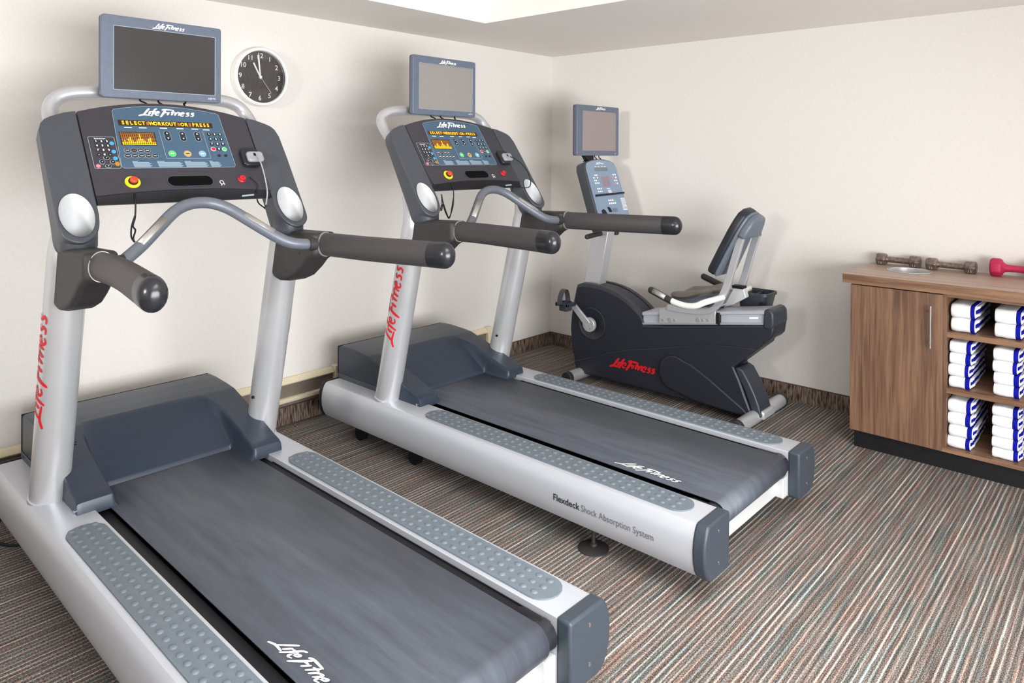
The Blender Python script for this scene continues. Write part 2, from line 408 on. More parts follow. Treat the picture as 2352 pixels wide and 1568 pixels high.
# ------------------------------------------------------------------ room
def struct(o): o['kind'] = 'structure'; return o
X1, Y1 = 5.6, -7.0
struct(G().box((-.1, Y1 - .1, -.1), (X1 + .1, .1, 0)).mk('floor', 'carpet', smooth=0))
struct(G().box((-.1, Y1, 0), (0, 0.1, 2.75)).mk('wall_left', 'wall', smooth=0))
struct(G().box((0, 0, 0), (X1, .1, 2.75)).mk('wall_back', 'wall', smooth=0))
def wall_hole(name, a0, a1, b0, b1, fn):
    g = G(); z0, z1 = 0, 2.75
    for (p, q, zz0, zz1) in ((a0, b0[0], z0, z1), (b0[1], a1, z0, z1), (b0[0], b0[1], z0, b1[0]), (b0[0], b0[1], b1[1], z1)):
        x = fn(p, q, zz0, zz1); g.box(*x)
    return struct(g.mk(name, 'wall', smooth=0))
wall_hole('wall_right', Y1, .1, (-5.2, -1.8), (.3, 1.8), lambda p, q, a, b: ((X1, p, a), (X1 + .1, q, b)))
wall_hole('wall_front', -.1, X1 + .1, (3.7, 5.3), (.05, 2.15), lambda p, q, a, b: ((p, Y1 - .1, a), (q, Y1, b)))  # glazed opening added so world light fills the room and ceiling
for nm, a, b, pn in (('window_1', (X1 + .04, -5.2, .3), (X1 + .05, -1.8, 1.8), 'x'), ('added_fill_window', (3.7, Y1 - .05, .05), (5.3, Y1 - .04, 2.15), 'y')):
    o = struct(G().box(a, b).mk(nm, 'glass', smooth=0))
    g = G()
    if pn == 'x':
        for y in (-5.2, -3.52, -1.85): g.box((X1 + .02, y, .3), (X1 + .07, y + .05, 1.8))
        for z in (.3, 1.75): g.box((X1 + .02, -5.2, z), (X1 + .07, -1.8, z + .05))
    else:
        for x in (3.7, 4.48, 5.26): g.box((x, Y1 - .07, .05), (x + .04, Y1 - .02, 2.15))
        for z in (.05, 2.11): g.box((3.7, Y1 - .07, z), (5.3, Y1 - .02, z + .04))
    g.mk('window_frame', 'clock_white', o, smooth=0)
# ceiling with raised tray: soffit ring and the upper field
TX, TY = 4.7, -6.1
g = G()
g.box((-.1, RY, H), (X1 + .1, .1, H + .02)); g.box((-.1, Y1 - .1, H), (X1 + .1, TY, H + .02))
g.box((-.1, TY, H), (RX, RY, H + .02)); g.box((TX, TY, H), (X1 + .1, RY, H + .02))
g.box((RX - .02, RY, H + .02), (TX + .02, RY + .02, 2.5)); g.box((RX - .02, TY - .02, H + .02), (TX + .02, TY, 2.5))
g.box((RX - .02, TY, H + .02), (RX, RY, 2.5)); g.box((TX, TY, H + .02), (TX + .02, RY, 2.5))
g.box((RX - .1, TY - .1, 2.5), (TX + .1, RY + .1, 2.52))
struct(g.mk('ceiling', 'ceiling', smooth=0))
BBH = .0977
def base(name, a, b, ax):
    o = struct(G().box(a, b).mk(name, 'cove', smooth=0))
    e0 = (a[0], a[1], b[2]); e1 = (b[0], b[1], b[2] + .004)
    G().box(e0, e1).mk('binding_edge', 'cove_edge', o, smooth=0)
base('baseboard_left', (0, Y1, 0), (.008, 0, BBH - .004), 'y')
base('baseboard_back', (.008, -.008, 0), (X1, 0, BBH - .004), 'x')
base('baseboard_right', (X1 - .008, Y1, 0), (X1, -.008, BBH - .004), 'y')

# ------------------------------------------------------------------ baseboard heater on the left wall
def heater(y0, y1, label, ends):
    t = thing('baseboard_heater', label, 'heater', (0, (y0 + y1) / 2, 0), 0, 'baseboard heater covers on the left wall')
    c = (y0 + y1) / 2
    G().prism([(.002, .252), (.002, .222), (.036, .222), (.040, .228), (.034, .236), (.012, .252)], lambda a, b, h: (a, h, b), y0 - c, y1 - c).mk('top_lip', 'cream', t)
    G().box((.002, y0 - c, .145), (.022, y1 - c, .222)).mk('front_panel', 'cream_shaded', t, smooth=0)
    G().prism([(.002, .150), (.002, .126), (.036, .126), (.040, .132), (.040, .146), (.034, .150)], lambda a, b, h: (a, h, b), y0 - c, y1 - c).mk('bottom_lip', 'cream', t)
    G().box((.002, y0 - c, .104), (.016, y1 - c, .126)).mk('lower_flange', 'cream_shaded', t, smooth=0)
    for y in ends:
        G().box((.002, y - c - .018, .104), (.044, y - c + .018, .262)).mk('end_cap', 'cream', t, bevel=.003)
    return t
heater(-4.9, -1.965, 'long cream baseboard heater cover low on the left wall behind the nearest treadmill', [-1.945])
heater(-1.60, -.725, 'short cream baseboard heater cover behind the far treadmill, ending near the room corner', [-.712])

# ------------------------------------------------------------------ treadmill
def lerp(a, b, t): return a + (b - a) * t
PO = Vector((-.11, 0, 1.597)); PV = Vector((.575, 0, -.818)).normalized(); PN = Vector((.818, 0, .575)).normalized(); YC = -.013
def PF(y, v, h): return PO + PV * v + Vector((0, y, 0)) + PN * h           # console plane
def PT(y0, v0):                                                             # text on the console plane
    return lambda x, yy, h: PF(y0 + x, v0 - yy, h)
def make_treadmill():
    T = thing('treadmill', 'x', 'treadmill')
    for s in (-1, 1):
        # side rail
        prof = [(.307, .272), (.309, .274), (.438, .274), (.448, .271), (.460, .256), (.470, .228), (.474, .195), (.472, .160), (.462, .126), (.448, .104), (.425, .093), (.330, .093), (.309, .098), (.307, .104)]
        rail = G().prism([(a * s, b) for a, b in prof], lambda a, b, h: (h, a, b), -.575, 1.520).mk('side_rail', 'alu', T, smooth=30)
        G().box((.1, .3065 * s, .225), (1.50, .3035 * s, .255)).mk('inner_channel', 'black', rail, smooth=0)
        if s < 0:
            def rf(x, y, h):     # wrap the lettering on the bulging side
                z = .183 + y; k = (z - .195) / .08
                return (x, -(.4742 - .008 * k * k) - h - .0004, z)
            text_geo('Flexdeck', .034, lambda x, y, h: rf(x + .951, y, h), align='LEFT', bold=.018).mk('bold_lettering', 'dark_print', rail, smooth=0)
            text_geo('Shock Absorption System', .034, lambda x, y, h: rf(x + 1.080, y, h), align='LEFT', sx=.845).mk('thin_lettering', 'lightdark_print', rail, smooth=0)
        # tail cap
        cp = [(.304, .277), (.440, .277), (.452, .273), (.464, .257), (.475, .228), (.479, .195), (.477, .160), (.466, .124), (.450, .102), (.425, .091), (.325, .091), (.306, .096)]
        cap = G().prism([(a * s, b) for a, b in cp], lambda a, b, h: (h, a, b), 1.520, 1.566).mk('tail_cap', 'cap', T, bevel=.008, segs=3)
        for z in (.238, .136):
            G().prism(ell(.385 * s, z, .0042, .0062, 14), lambda a, b, h: (h, a, b), 1.560, 1.5668).mk('screw', 'chrome', cap)
        G().prism([(a * s, b) for a, b in cp], lambda a, b, h: (h, a, b), -.600, -.575).mk('head_cap', 'black', T, bevel=.008)
        # foot pad with raised dots
        g = G(); n = 12; r = .056; cy = .376 * s
        st = [(1.411 + r * math.cos(a), cy + r * math.sin(a)) for a in [(-90 + 180 * k / n) * PI / 180 for k in range(n + 1)]] + \
             [(.207 + r * math.cos(a), cy + r * math.sin(a)) for a in [(90 + 180 * k / n) * PI / 180 for k in range(n + 1)]]
        if s < 0: st = st
        g.prism(st, lambda a, b, h: (a, b, h), .2735, .2790)
        for i in range(32):
            for j in (-1, 0, 1):
                x = .172 + .04 * i + (.004 if j == 0 else 0); y = (.376 + .0335 * j) * s
                if i > 31: continue
                g.lathe([(.0098, .2788), (.0086, .2806), (.0055, .2822), (.0001, .2826)], lambda a, b, h, x=x, y=y: (x + a * 1.15, y + b, h), n=10)
        g.mk('foot_pad', 'pad', T, smooth=50)
        # upright
        R = .060
        def pc(z): return (-.142 + .237 * (z - .3), .385 * s, z)
        up = G().sweep([pc(.262), pc(.5), pc(.8), pc(1.10), pc(1.135), (.036, .385 * s, 1.19), (.012, .385 * s, 1.26)], [R, R, R, R, R, .045, .036], n=32, up=(0, 1, 0)).mk('upright_post', 'silver', T, smooth=50)
        G().sweep([pc(.268), pc(.285)], R + .004, n=32, up=(0, 1, 0)).mk('base_collar', 'silver', up, smooth=50, bevel=.002)
        G().sweep([(pc(.455)[0] + .012, (.385 - .058) * s, .455), (pc(.455)[0] + .012, (.385 - .066) * s, .455)], .006, n=12, up=(0, 0, 1)).mk('post_bolt', 'black', up)
        # red brush lettering wrapped round the outer side of the upright
        def wf(x, y, h):
            z = .745 + x * .973; c = pc(z); a = math.radians(-62) * 1 - y / R * 1.0
            if s > 0: a = math.radians(62) - y / R
            rr = R + .0008
            return (c[0] + rr * math.cos(a), c[1] + rr * math.sin(a), z)
        def wf2(x, y, h):
            z = .745 + (x if s < 0 else x) * .973; c = pc(z)
            a = math.radians(-86) - y / R if s < 0 else math.radians(98) - y / R
            rr = R + h
            return (c[0] + rr * math.cos(a), c[1] + rr * math.sin(a), z)
        logo_geo(.40, wf2, height=.070, bold=.78).mk('red_lettering', 'red', up, smooth=0)
        # handle bracket
        bp = [(.10, 1.150), (.20, 1.153), (.345, 1.158), (.345, 1.072), (.30, 1.050), (.26, 1.015), (.21, .980), (.15, .958), (.09, .952), (.04, .962), (.02, .990), (.035, 1.08), (.05, 1.13), (.07, 1.146)]
        br = G().prism(bp, lambda a, b, h: (a, h * s, b), .330, .428).mk('handle_bracket', 'black' if 0 else 'rubber', T, bevel=.022, segs=4, smooth=60)
        for (x, z) in ((.245, 1.075), (.15, 1.0)):
            G().prism(ell(x, z, .0035, .0045, 10), lambda a, b, h: (a, h * s, b), .3295, .331).mk('bracket_screw', 'black', br)
        # handle
        hp = smooth_path([(.350, .381, 1.114), (.47, .386, 1.116), (.58, .397, 1.117), (.72, .420, 1.119), (.87, .446, 1.121)], 4)
        hp = [(p.x, p.y * s, p.z) for p in hp]
        hd = G().sweep(hp, (.034, .0435), n=24).mk('side_handle', 'grip', T, smooth=50)
        e = Vector(hp[-1]); d = (Vector(hp[-1]) - Vector(hp[-2])).normalized()
        G().sweep([e - d * .002, e + d * .05, e + d * .055], [(.0345, .044), (.0345, .044), (.034, .0435)], n=24, dome=2).mk('handle_end', 'blackgloss', hd, smooth=60)
        G().sweep([(.341, .380 * s, 1.1135), (.348, .3805 * s, 1.1138)], (.0365, .046), n=24).mk('seam_ring', 'sensor', hd, smooth=50)
        # console ear with the cup holder
        n0 = YC
        def ey(y): return n0 + s * y
        out = [(.3065, .004), (.345, .013), (.385, .030), (.405, .042), (.420, .062), (.428, .092), (.430, .20), (.428, .43), (.427, .468), (.420, .494), (.400, .513), (.372, .521), (.345, .511), (.324, .490), (.312, .462), (.3065, .425)]
        out = out[:8] + [(p.x, p.y) for p in smooth_path([(a, b, 0) for a, b in out[7:]], 4)[1:]]
        cxw = .3705; vw = .420; cc = PF(0, vw, 0); cr = .0462; cry = .0505
        ring = []
        nn = 36
        for k in range(nn):   # vertical cylinder cut by the sloping face
            a = 2 * PI * k / nn; x = cc.x + cr * math.cos(a); y = cxw + cry * math.sin(a)
            v = (x - PO.x) / PV.x; ring.append((y, v))
        bm = bmesh.new()
        def loop(pts):
            vv = [bm.verts.new((a, b, 0)) for a, b in pts]; return [bm.edges.new((vv[i], vv[(i + 1) % len(vv)])) for i in range(len(vv))]
        ed = loop(out) + loop(ring)
        bmesh.ops.triangle_fill(bm, edges=ed, use_beauty=True)
        bm.verts.index_update()
        vs = [PF(ey(v.co.x), v.co.y, 0) for v in bm.verts]; fs = [tuple(v.index for v in f.verts) for f in bm.faces]; bm.free()
        g = G().add(vs, fs); m = len(out)
        th = lambda v: .062 + .045 * max(0, (v - .30) / .2)
        rim = [(a, b) for a, b in out]
        vs = []
        for a, b in rim:
            vs += [PF(ey(a), b, 0), PF(ey(lerp(a, .367, .03)), b, -.012), PF(ey(lerp(a, .367, .05)), b, -th(b) + .01), PF(ey(lerp(a, .367, .14)), lerp(b, .25, .02), -th(b))]
        fs = []
        for i in range(m):
            j = (i + 1) % m
            for q in range(3): fs.append((4 * i + q, 4 * j + q, 4 * j + q + 1, 4 * i + q + 1))
        g.add(vs, fs); g.add([vs[4 * i + 3] for i in range(m)], [tuple(range(m))])
        ear = g.mk('console_ear', 'slate_face', T, bevel=.004, segs=2, smooth=40)
        # cup liner: vertical cylinder below the sloping face, floor inside
        vs = []; zb = 1.148
        for y, v in ring:
            p = PF(ey(y), v, -.0005); q = Vector((cc.x + (p.x - cc.x) * .93, ey(cxw) + (p.y - ey(cxw)) * .93, zb)); vs += [p, q]
        fs = [(2 * i, 2 * i + 1, 2 * ((i + 1) % nn) + 1, 2 * ((i + 1) % nn)) for i in range(nn)] + [tuple(2 * i + 1 for i in range(nn))]
        G().add(vs, fs).mk('cup_liner', 'cup', ear, smooth=60)
        outer = [(a + (a - cxw) * .045, b + (b - vw) * .03) for a, b in ring]
        frame_geo(outer, ring, lambda a, b, h: PF(ey(a), b, h), -.001, .0022).mk('cup_rim', 'slate', ear, smooth=50)
        vs = []; r2 = .0545; st2 = []
        for k in range(13): st2.append((cc.x + r2 * .9 * math.cos(math.radians(-90 + 15 * k)), cxw - .004 + r2 * math.sin(math.radians(-90 + 15 * k))))
        for k in range(13): st2.append((.116 + r2 * .9 * math.cos(math.radians(90 + 15 * k)), cxw - .004 + r2 * math.sin(math.radians(90 + 15 * k))))
        nq = len(st2); mx_ = sum(p[0] for p in st2) / nq
        for x, y in st2:
            zt = min(1.235, PF(0, (x - PO.x) / PV.x, 0).z - .003)
            vs += [(x, ey(y), zt), (x, ey(y), 1.154), (mx_ + (x - mx_) * .96, ey(cxw + (y - cxw) * .94), 1.141), (mx_ + (x - mx_) * .86, ey(cxw + (y - cxw) * .78), 1.136)]
        fs = [(4 * i + q, 4 * i + q + 1, 4 * ((i + 1) % nq) + q + 1, 4 * ((i + 1) % nq) + q) for i in range(nq) for q in range(3)] + [tuple(4 * i + 3 for i in range(nq))]
        G().add(vs, fs).mk('ear_chin', 'slate', ear, smooth=50)
        # leveller and transport wheel
        for x in (1.072,):
            g = G(); g.lathe([(.0001, .0), (.058, .0), (.058, .004), (.040, .010), (.014, .013), (.013, .022), (.0001, .022)], lambda a, b, h: (x + a, .386 * s + b, h), n=28)
            g.sweep([(x, .386 * s, .015), (x, .386 * s, .11)], .008, n=10)
            g.mk('levelling_foot', 'rubber', T, smooth=40)
        for x in (-.387, .034):
            g = G(); g.sweep([(x, .345 * s, .036), (x, .375 * s, .036)], .036, n=24)
            g.box((x - .014, .340 * s, .036), (x + .014, .345 * s, .12)); g.box((x - .014, .375 * s, .036), (x + .014, .380 * s, .12))
            g.mk('caster_wheel', 'black', T, smooth=40)
        # deck strip beside the belt
        G().box((-.12, .262 * s, .238), (1.455, .303 * s, .252)).mk('deck_strip', 'black', T, smooth=0)
        G().box((1.40, .266 * s, .190), (1.50, .3035 * s, .262)).mk('roller_bracket', 'black', T, bevel=.012)
    # belt loop
    g = G(); rr = .046; zc = .268 - rr; xs = 1.488; xh = -.42
    P = [(xh, .268), (.3, .268), (1.0, .268)] + [(xs + rr * math.sin(a), zc + rr * math.cos(a)) for a in [PI * k / 16 for k in range(17)]] + [(1.0, zc - rr), (xh, zc - rr)] + [(xh - rr * math.sin(a), zc - rr * math.cos(a)) for a in [PI * k / 8 for k in range(1, 8)]]
    n = len(P); g.add([(x, y, z) for x, z in P for y in (-.262, .262)], [(2 * i, 2 * i + 1, 2 * ((i + 1) % n) + 1, 2 * ((i + 1) % n)) for i in range(n)])
    belt = g.mk('running_belt', 'belt', T, smooth=50); belt.modifiers.new('t', 'SOLIDIFY').thickness = .003
    logo_geo(.262, lambda x, y, h: (1.199 + x, -.218 + y, .2684 + h), height=.040, bold=.9, slant=.5).mk('belt_lettering', 'white', belt, smooth=0)
    g = G(); g.sweep([(xs, -.30, zc), (xs, .30, zc)], rr - .006, n=28); g.mk('tail_roller', 'blackgloss', T, smooth=50)
    # frame under the deck
    for a, b in (((1.450, -.306, .104), (1.492, .306, .172)), ((-.55, -.306, .12), (-.50, .306, .18)), ((.45, -.306, .11), (.52, .306, .17))):
        G().box(a, b).mk('cross_frame', 'whitemetal', T, bevel=.004)
    for s in (-1, 1): G().box((1.48, .262 * s, .100), (1.519, .3065 * s, .178)).mk('tail_plate', 'whitemetal', T, bevel=.003)
    G().box((-.50, -.25, .184), (1.43, .25, .215)).mk('deck_board', 'black', T, smooth=0)
    # motor hood as one moulded surface
    legp = [(-.590, .436), (-.565, .446), (-.50, .446), (-.40, .441), (-.330, .434), (-.24, .408), (-.16, .384), (-.08, .358), (.0, .331), (.045, .318), (.060, .309), (.066, .290), (.066, .266)]
    cenp = [(-.590, .436), (-.565, .446), (-.50, .446), (-.40, .441), (-.345, .436), (-.325, .425), (-.24, .372), (-.16, .318), (-.105, .281), (-.100, .266), (.066, .262)]
    def ev(p, x):
        for i in range(len(p) - 1):
            if p[i][0] <= x <= p[i + 1][0] and p[i + 1][0] > p[i][0]: return lerp(p[i][1], p[i + 1][1], (x - p[i][0]) / (p[i + 1][0] - p[i][0]))
        return p[-1][1]
    xsn = sorted(set([round(p[0], 4) for p in legp + cenp] + [-.59 + .02 * k for k in range(33)])); 
    ysn = [-.362, -.358, -.345, -.30, -.262] + [-.256 + .004 * k for k in range(8)] + [-.20, -.12, -.04, .04, .12, .20] + [.228 + .004 * k for k in range(8)] + [.262, .30, .345, .358, .362]
    g = G(); vs = []
    for x in xsn:
        for y in ysn:
            wdt = .246; cut = .2305 if x > -.2 else .2305 - .06 * min(1, (-.2 - x) / .12) ** 2 * (1 if y > 0 else .3); ww = max(0, min(1, (abs(y) - cut) / .0225)); ww = ww ** 1.6
            z = lerp(ev(cenp, x), ev(legp, x), ww)
            if abs(y) > .359: z -= .006
            elif abs(y) > .357: z -= .0015
            vs.append((x, y, z))
    nx, ny = len(xsn), len(ysn)
    fs = [(i * ny + j, (i + 1) * ny + j, (i + 1) * ny + j + 1, i * ny + j + 1) for i in range(nx - 1) for j in range(ny - 1)]
    g.add(vs, fs)
    ring = [i * ny for i in range(nx)] + [(nx - 1) * ny + j for j in range(1, ny)] + [i * ny + ny - 1 for i in range(nx - 2, -1, -1)] + [j for j in range(ny - 2, 0, -1)]
    rv = [vs[i] for i in ring]; m = len(rv); sk = rv + [(a, b, .264) for a, b, c in rv]
    g.add(sk, [(i, (i + 1) % m, m + (i + 1) % m, m + i) for i in range(m)])
    hood = g.mk('motor_hood', 'hood', T, smooth=38)
    for s in (-1, 1):
        G().box((-.592, .362 * s, .262), (-.19, .366 * s, .298)).mk('hood_flange', 'slate', hood, bevel=.002)
        for x, z in ((-.548, .292), (.045, .281)):
            G().sweep([(x, .360 * s, z), (x, .3655 * s, z)], .0055, n=12, up=(0, 0, 1)).mk('hood_screw', 'chrome', hood)
    G().box((-.598, -.364, .262), (-.588, .364, .440)).mk('hood_back_edge', 'black', hood, bevel=.003)
    # ---- console panel
    g = G(); top = []; 
    for k in range(17):
        y = -.3035 + .607 * k / 16; q = y / .3035; top.append((YC + y, -.047 + .053 * q * q))
    bot = [(YC + y, .340 + .017 * (y / .3035) ** 2) for y in [.3035 - .607 * k / 16 for k in range(17)]]
    con = G().prism(top + bot, PF, -.052, -.0005).mk('console_panel', 'panel', T, bevel=.003)
    low = [(YC - .3035 + .607 * k / 16, .262 + .008 * abs(k / 8 - 1)) for k in range(17)]
    # lower shelf of the panel tips a little forward
    vs = []; n = len(low)
    for (a, b), (c, d) in zip(low, bot[::-1]): vs += [PF(a, b, -.0002), PF(c, d, .007), PF(c, d + .003, -.02)]
    G().add(vs, [(3 * i, 3 * i + 3, 3 * i + 4, 3 * i + 1) for i in range(n - 1)] + [(3 * i + 1, 3 * i + 4, 3 * i + 5, 3 * i + 2) for i in range(n - 1)]).mk('lower_shelf', 'panel', con, smooth=25)
    # black lip below
    vs = []
    for (a, b) in bot[::-1]:
        e = .384; p_ = PF(a, e, -.006); vs += [PF(a, b - .006, .005), PF(a, b + .004, -.003), p_, p_ + Vector((-.012, 0, -.003)), p_ + Vector((-.075, 0, .012))]
    fs = [(5 * i + q, 5 * i + 5 + q, 5 * i + 6 + q, 5 * i + 1 + q) for i in range(n - 1) for q in range(4)]
    G().add(vs, fs).mk('black_lip', 'black', con, smooth=40)
    def sh(v): return .0005 + max(0, (v - .266) / .078 * .0072)
    # rear shell
    G().prism([(-.30, .0), (-.22, -.03), (0, -.045), (.20, -.03), (.275, .0), (.275, .29), (-.30, .29)], PF, -.095, -.05).mk('console_back', 'slate', con, bevel=.012, segs=3)
    def plate(nm, poly, h0, h1, m, par=con, fn=PF, **k): return G().prism(poly, fn, h0, h1).mk(nm, m, par, **k)
    dec = [(-.205, .0), (-.198, -.009), (-.15, -.020), (-.09, -.029), (-.02, -.032), (.05, -.029), (.12, -.020), (.175, -.010), (.183, -.002), (.187, .235), (.181, .246), (-.212, .246), (-.219, .237)]
    plate('blue_overlay', dec, 0, .0010, 'decal', smooth=0)
    outline(dec, .0014, PF, .0009, .0015).mk('overlay_outline', 'line', con, smooth=0)
    logo_geo(.205, PT(-.013, .0), h=.0014, height=.032, bold=1.05).mk('white_lettering', 'white', con, smooth=0)
    for v in con.children: pass
    # message display
    disp = plate('message_display', rrect(-.025, .051, .338, .024, .002), .0008, .0020, 'led_back', smooth=0)
    msg = 'SELECT WORKOUT OR PRESS'; x0 = -.178; st = .305 / (len(msg) - 1)
    gl = G()
    for i, c in enumerate(msg):
        if c != ' ':
            t = text_geo(c, .0215, PT(x0 + st * i, .0515), h=.0023, bold=.03, sx=.82); gl.add(t.v, t.f)
    gl.mk('amber_lettering', 'led', disp, smooth=0)
    gd = G()
    for i, c in enumerate(msg):
        if c == ' ': gd.prism(rrect(x0 + st * i, .051, .009, .016, .002), PF, .0019, .0022)
    gd.mk('idle_segments', 'led_dim', disp, smooth=0)
    # dot matrix
    mx = plate('profile_matrix', [(-.199, .091), (-.079, .091), (-.083, .149), (-.201, .149)], .0008, .0020, 'led_back', smooth=0)
    hts = [2, 3, 2, 4, 5, 3, 2, 3, 4, 7, 4, 3, 2, 4, 5, 2, 2]; ga = G(); gb = G()
    for i in range(17):
        for j in range(8):
            q = ga if j < hts[i] else gb
            x = -.194 + .0067 * i; v = .1445 - .0068 * j
            q.prism(rrect(x, v, .0048, .0050, .001, 2), PF, .0019, .0023)
    ga.mk('lit_dots', 'led', mx, smooth=0); gb.mk('dim_dots', 'led_dim', mx, smooth=0)
    g = G()
    for (a, b) in ((-.165, .071), (-.115, .071), (-.043, .070), (.017, .070), (.072, .070), (.115, .072)):
        g.prism(rrect(a, b, .026, .0036, .001, 2), PF, .0008, .0014)
    g.mk('caption_marks', 'white', con, smooth=0)
    g = outline(rrect(-.0, 0, 1, 1, .1), .1, lambda a, b, h: PF(.019 + a * .128, .136 + b * .132, h), .0009, .0013) if 0 else G()
    for (a, b, c, d) in ((-.062, .078, -.0607, .205), (.099, .078, .1003, .205), (-.062, .2037, .1003, .205)):
        g.prism([(a, b), (c, b), (c, d), (a, d)], PF, .0009, .0013)
    g.mk('divider_lines', 'line', con, smooth=0)
    def disc(nm, y, v, r, m, rv=None, ring=None):
        b = plate(nm, ell(y, v, r, rv or r, 18), .0006, .0026, m, smooth=30)
        if ring: frame_geo(ell(y, v, r + .0016, (rv or r) + .0016, 18), ell(y, v, r, rv or r, 18), PF, .0008, .0018).mk('button_ring', ring, b, smooth=0)
        return b
    for y in (-.036, .019, .074):
        G().prism(rrect(y, .105, .024, .046, .012, 6), PF, .0008, .0010).mk('arrow_surround', 'decal', con, smooth=0)
        outline(rrect(y, .105, .024, .047, .012, 6), .0012, PF, .0009, .0014).mk('arrow_outline', 'line', con, smooth=0)
        for v, d in ((.0935, -1), (.1165, 1)):
            b = disc('arrow_button', y, v, .0092, 'key')
            G().prism([(y - .0038, v - d * .0028), (y + .0038, v - d * .0028), (y, v + d * .0038)], PF, .0025, .0029).mk('arrow_mark', 'white', b, smooth=0)
    for nm, y, m in (('start_button', -.037, 'green'), ('stop_button', .018, 'brown'), ('cooldown_button', .073, 'cyan')):
        b = disc(nm, y, .184, .0125, m, ring='line')
        G().prism(rrect(y, .184, .013, .004, .001, 2), PF, .0025, .0029).mk('button_caption', 'white' if m != 'brown' else 'key', b, smooth=0)
    keys = ['1', '2', '3', '4', '5', '6', '7', '8', '9']
    for i, k in enumerate(keys):
        y = .120 + .0215 * (i % 3); v = .093 + .0228 * (i // 3)
        b = disc('number_key', y, v, .0072, 'key', .0078)
        text_geo(k, .012, PT(y, v), h=.0029, bold=.03).mk('key_digit', 'white', b, smooth=0)
    b = disc('number_key', .1415, .162, .0072, 'key', .0078); text_geo('0', .012, PT(.1415, .162), h=.0029, bold=.03).mk('key_digit', 'white', b, smooth=0)
    disc('clear_key', .120, .162, .0078, 'redbtn', ring='white'); disc('enter_key', .163, .162, .0078, 'green', ring='white')
    for y in (.134, .160): disc('small_key', y, .192, .0068, 'key', .0055)
    for i in range(4):
        b = disc('program_button', -.187 + .022 * i, .171, .0098, 'key', .0075, 'line')
        G().prism(rrect(-.187 + .022 * i, .171, .012, .0026, .0008, 2), PF, .0025, .0029).mk('button_caption', 'gold' if i == 1 else 'white', b, smooth=0)
    for i in range(5):
        b = disc('program_button', -.190 + .0228 * i, .1945, .0098, 'key', .0078, 'line')
        G().prism(rrect(-.190 + .0228 * i, .1945, .012, .0026, .0008, 2), PF, .0025, .0029).mk('button_caption', 'white', b, smooth=0)
    g = G()
    for (a, c) in ((-.180, -.120), (-.098, -.012), (-.002, .080), (.090, .130)):
        for j in range(6):
            e = (c - a) * (1 if j else .3) - (.006 if j % 2 else 0)
            g.prism([(a + j * .0006, .216 + .0046 * j), (a + e + j * .0006, .216 + .0046 * j), (a + e + j * .0006, .2188 + .0046 * j), (a + j * .0006, .2188 + .0046 * j)], PF, .0008, .0013)
    g.mk('instruction_print', 'greyprint', con, smooth=0)
    # left keypad for the screen
    kp = plate('tv_keypad', rrect(-.261, .180, .082, .130, .006), 0, .0008, 'panel', smooth=0)
    outline(rrect(-.261, .180, .084, .132, .006), .0014, PF, .0006, .0013).mk('keypad_outline', 'line', kp, smooth=0)
    text_geo('Entertainment', .0085, PT(-.266, .122), h=.0013, bold=.02, sx=.72).mk('keypad_caption', 'white', kp, smooth=0)
    for i, k in enumerate(['1', '2', '3', '4', '5', '6', '7', '8', '9', '-', '0', '-']):
        y = -.2800 + .0172 * (i % 3); v = .134 + .0186 * (i // 3)
        b = disc('tv_key', y, v, .0062, 'key', .0066, 'panel')
        text_geo(k, .0115, PT(y, v), h=.0029, bold=.03).mk('key_digit', 'white', b, smooth=0)
    for v, m in ((.142, 'blue'), (.177, 'blue'), (.205, 'blue'), (.228, 'gold')):
        disc('side_key', -.2315 + (0 if v < .22 else .002), v, .0075, m, .0075 if v < .22 else .009)
    disc('power_key', -.290, .236, .0072, 'pink')
    for (y, v) in ((-.259, .203), (-.259, .236), (-.275, .219), (-.242, .219)):
        b = disc('cursor_key', y, v, .0088 if abs(y + .259) < .001 else .0072, 'key', .0062 if abs(y + .259) < .001 else .0085, 'line')
        G().prism(ell(y, v, .0024, .0024, 3), PF, .0025, .0029).mk('arrow_mark', 'white', b, smooth=0)
    # emergency stop, tray slot, jack, red button
    def LF(y, v, h): return PF(y, v, sh(v) + h)
    es = G(); es.lathe([(.0245, 0), (.0245, .005), (.0225, .0065), (.013, .006), (.013, 0)], lambda a, b, h: LF(-.198 + a, .306 + b, h), n=32)
    es = es.mk('emergency_stop', 'yellow', con, smooth=40)
    G().lathe([(.0155, .002), (.0150, .012), (.0001, .012)], lambda a, b, h: LF(-.198 + a, .306 + b, h), n=28).mk('stop_core', 'black', es, smooth=30)
    G().lathe([(.0125, .010), (.0125, .021), (.010, .0235), (.0001, .024)], lambda a, b, h: LF(-.198 + a, .306 + b, h), n=28).mk('stop_key', 'orange_red', es, smooth=40)
    plate('tray_slot', rrect(-.001, .305, .160, .046, .023, 8), -.001, .0006, 'pit', fn=LF, smooth=0)
    outline(rrect(-.001, .305, .165, .050, .025, 8), .003, LF, 0, .0016).mk('slot_rim', 'slate', con, smooth=0)
    g = frame_geo(ell(.110, .315, .008, .009, 16), ell(.110, .315, .0058, .0068, 16), LF, .0002, .0010); g.prism(rrect(.106, .326, .003, .008, .001, 2), LF, .0002, .0010); g.prism(rrect(.117, .324, .004, .006, .001, 2), LF, .0002, .0010)
    g.mk('headphone_mark', 'white', con, smooth=0)
    rb = G().lathe([(.0145, 0), (.0145, .004), (.0120, .006)], lambda a, b, h: LF(.190 + a, .304 + b, h), n=24).mk('red_jack', 'redbtn', con, smooth=40)
    G().lathe([(.0105, .003), (.0105, .015), (.006, .016), (.005, .010), (.0001, .010)], lambda a, b, h: LF(.190 + a, .304 + b, h), n=24).mk('jack_plug', 'redbtn', rb, smooth=40)
    def BF(y, v, h): return PF(y, v, -.0035 + h)
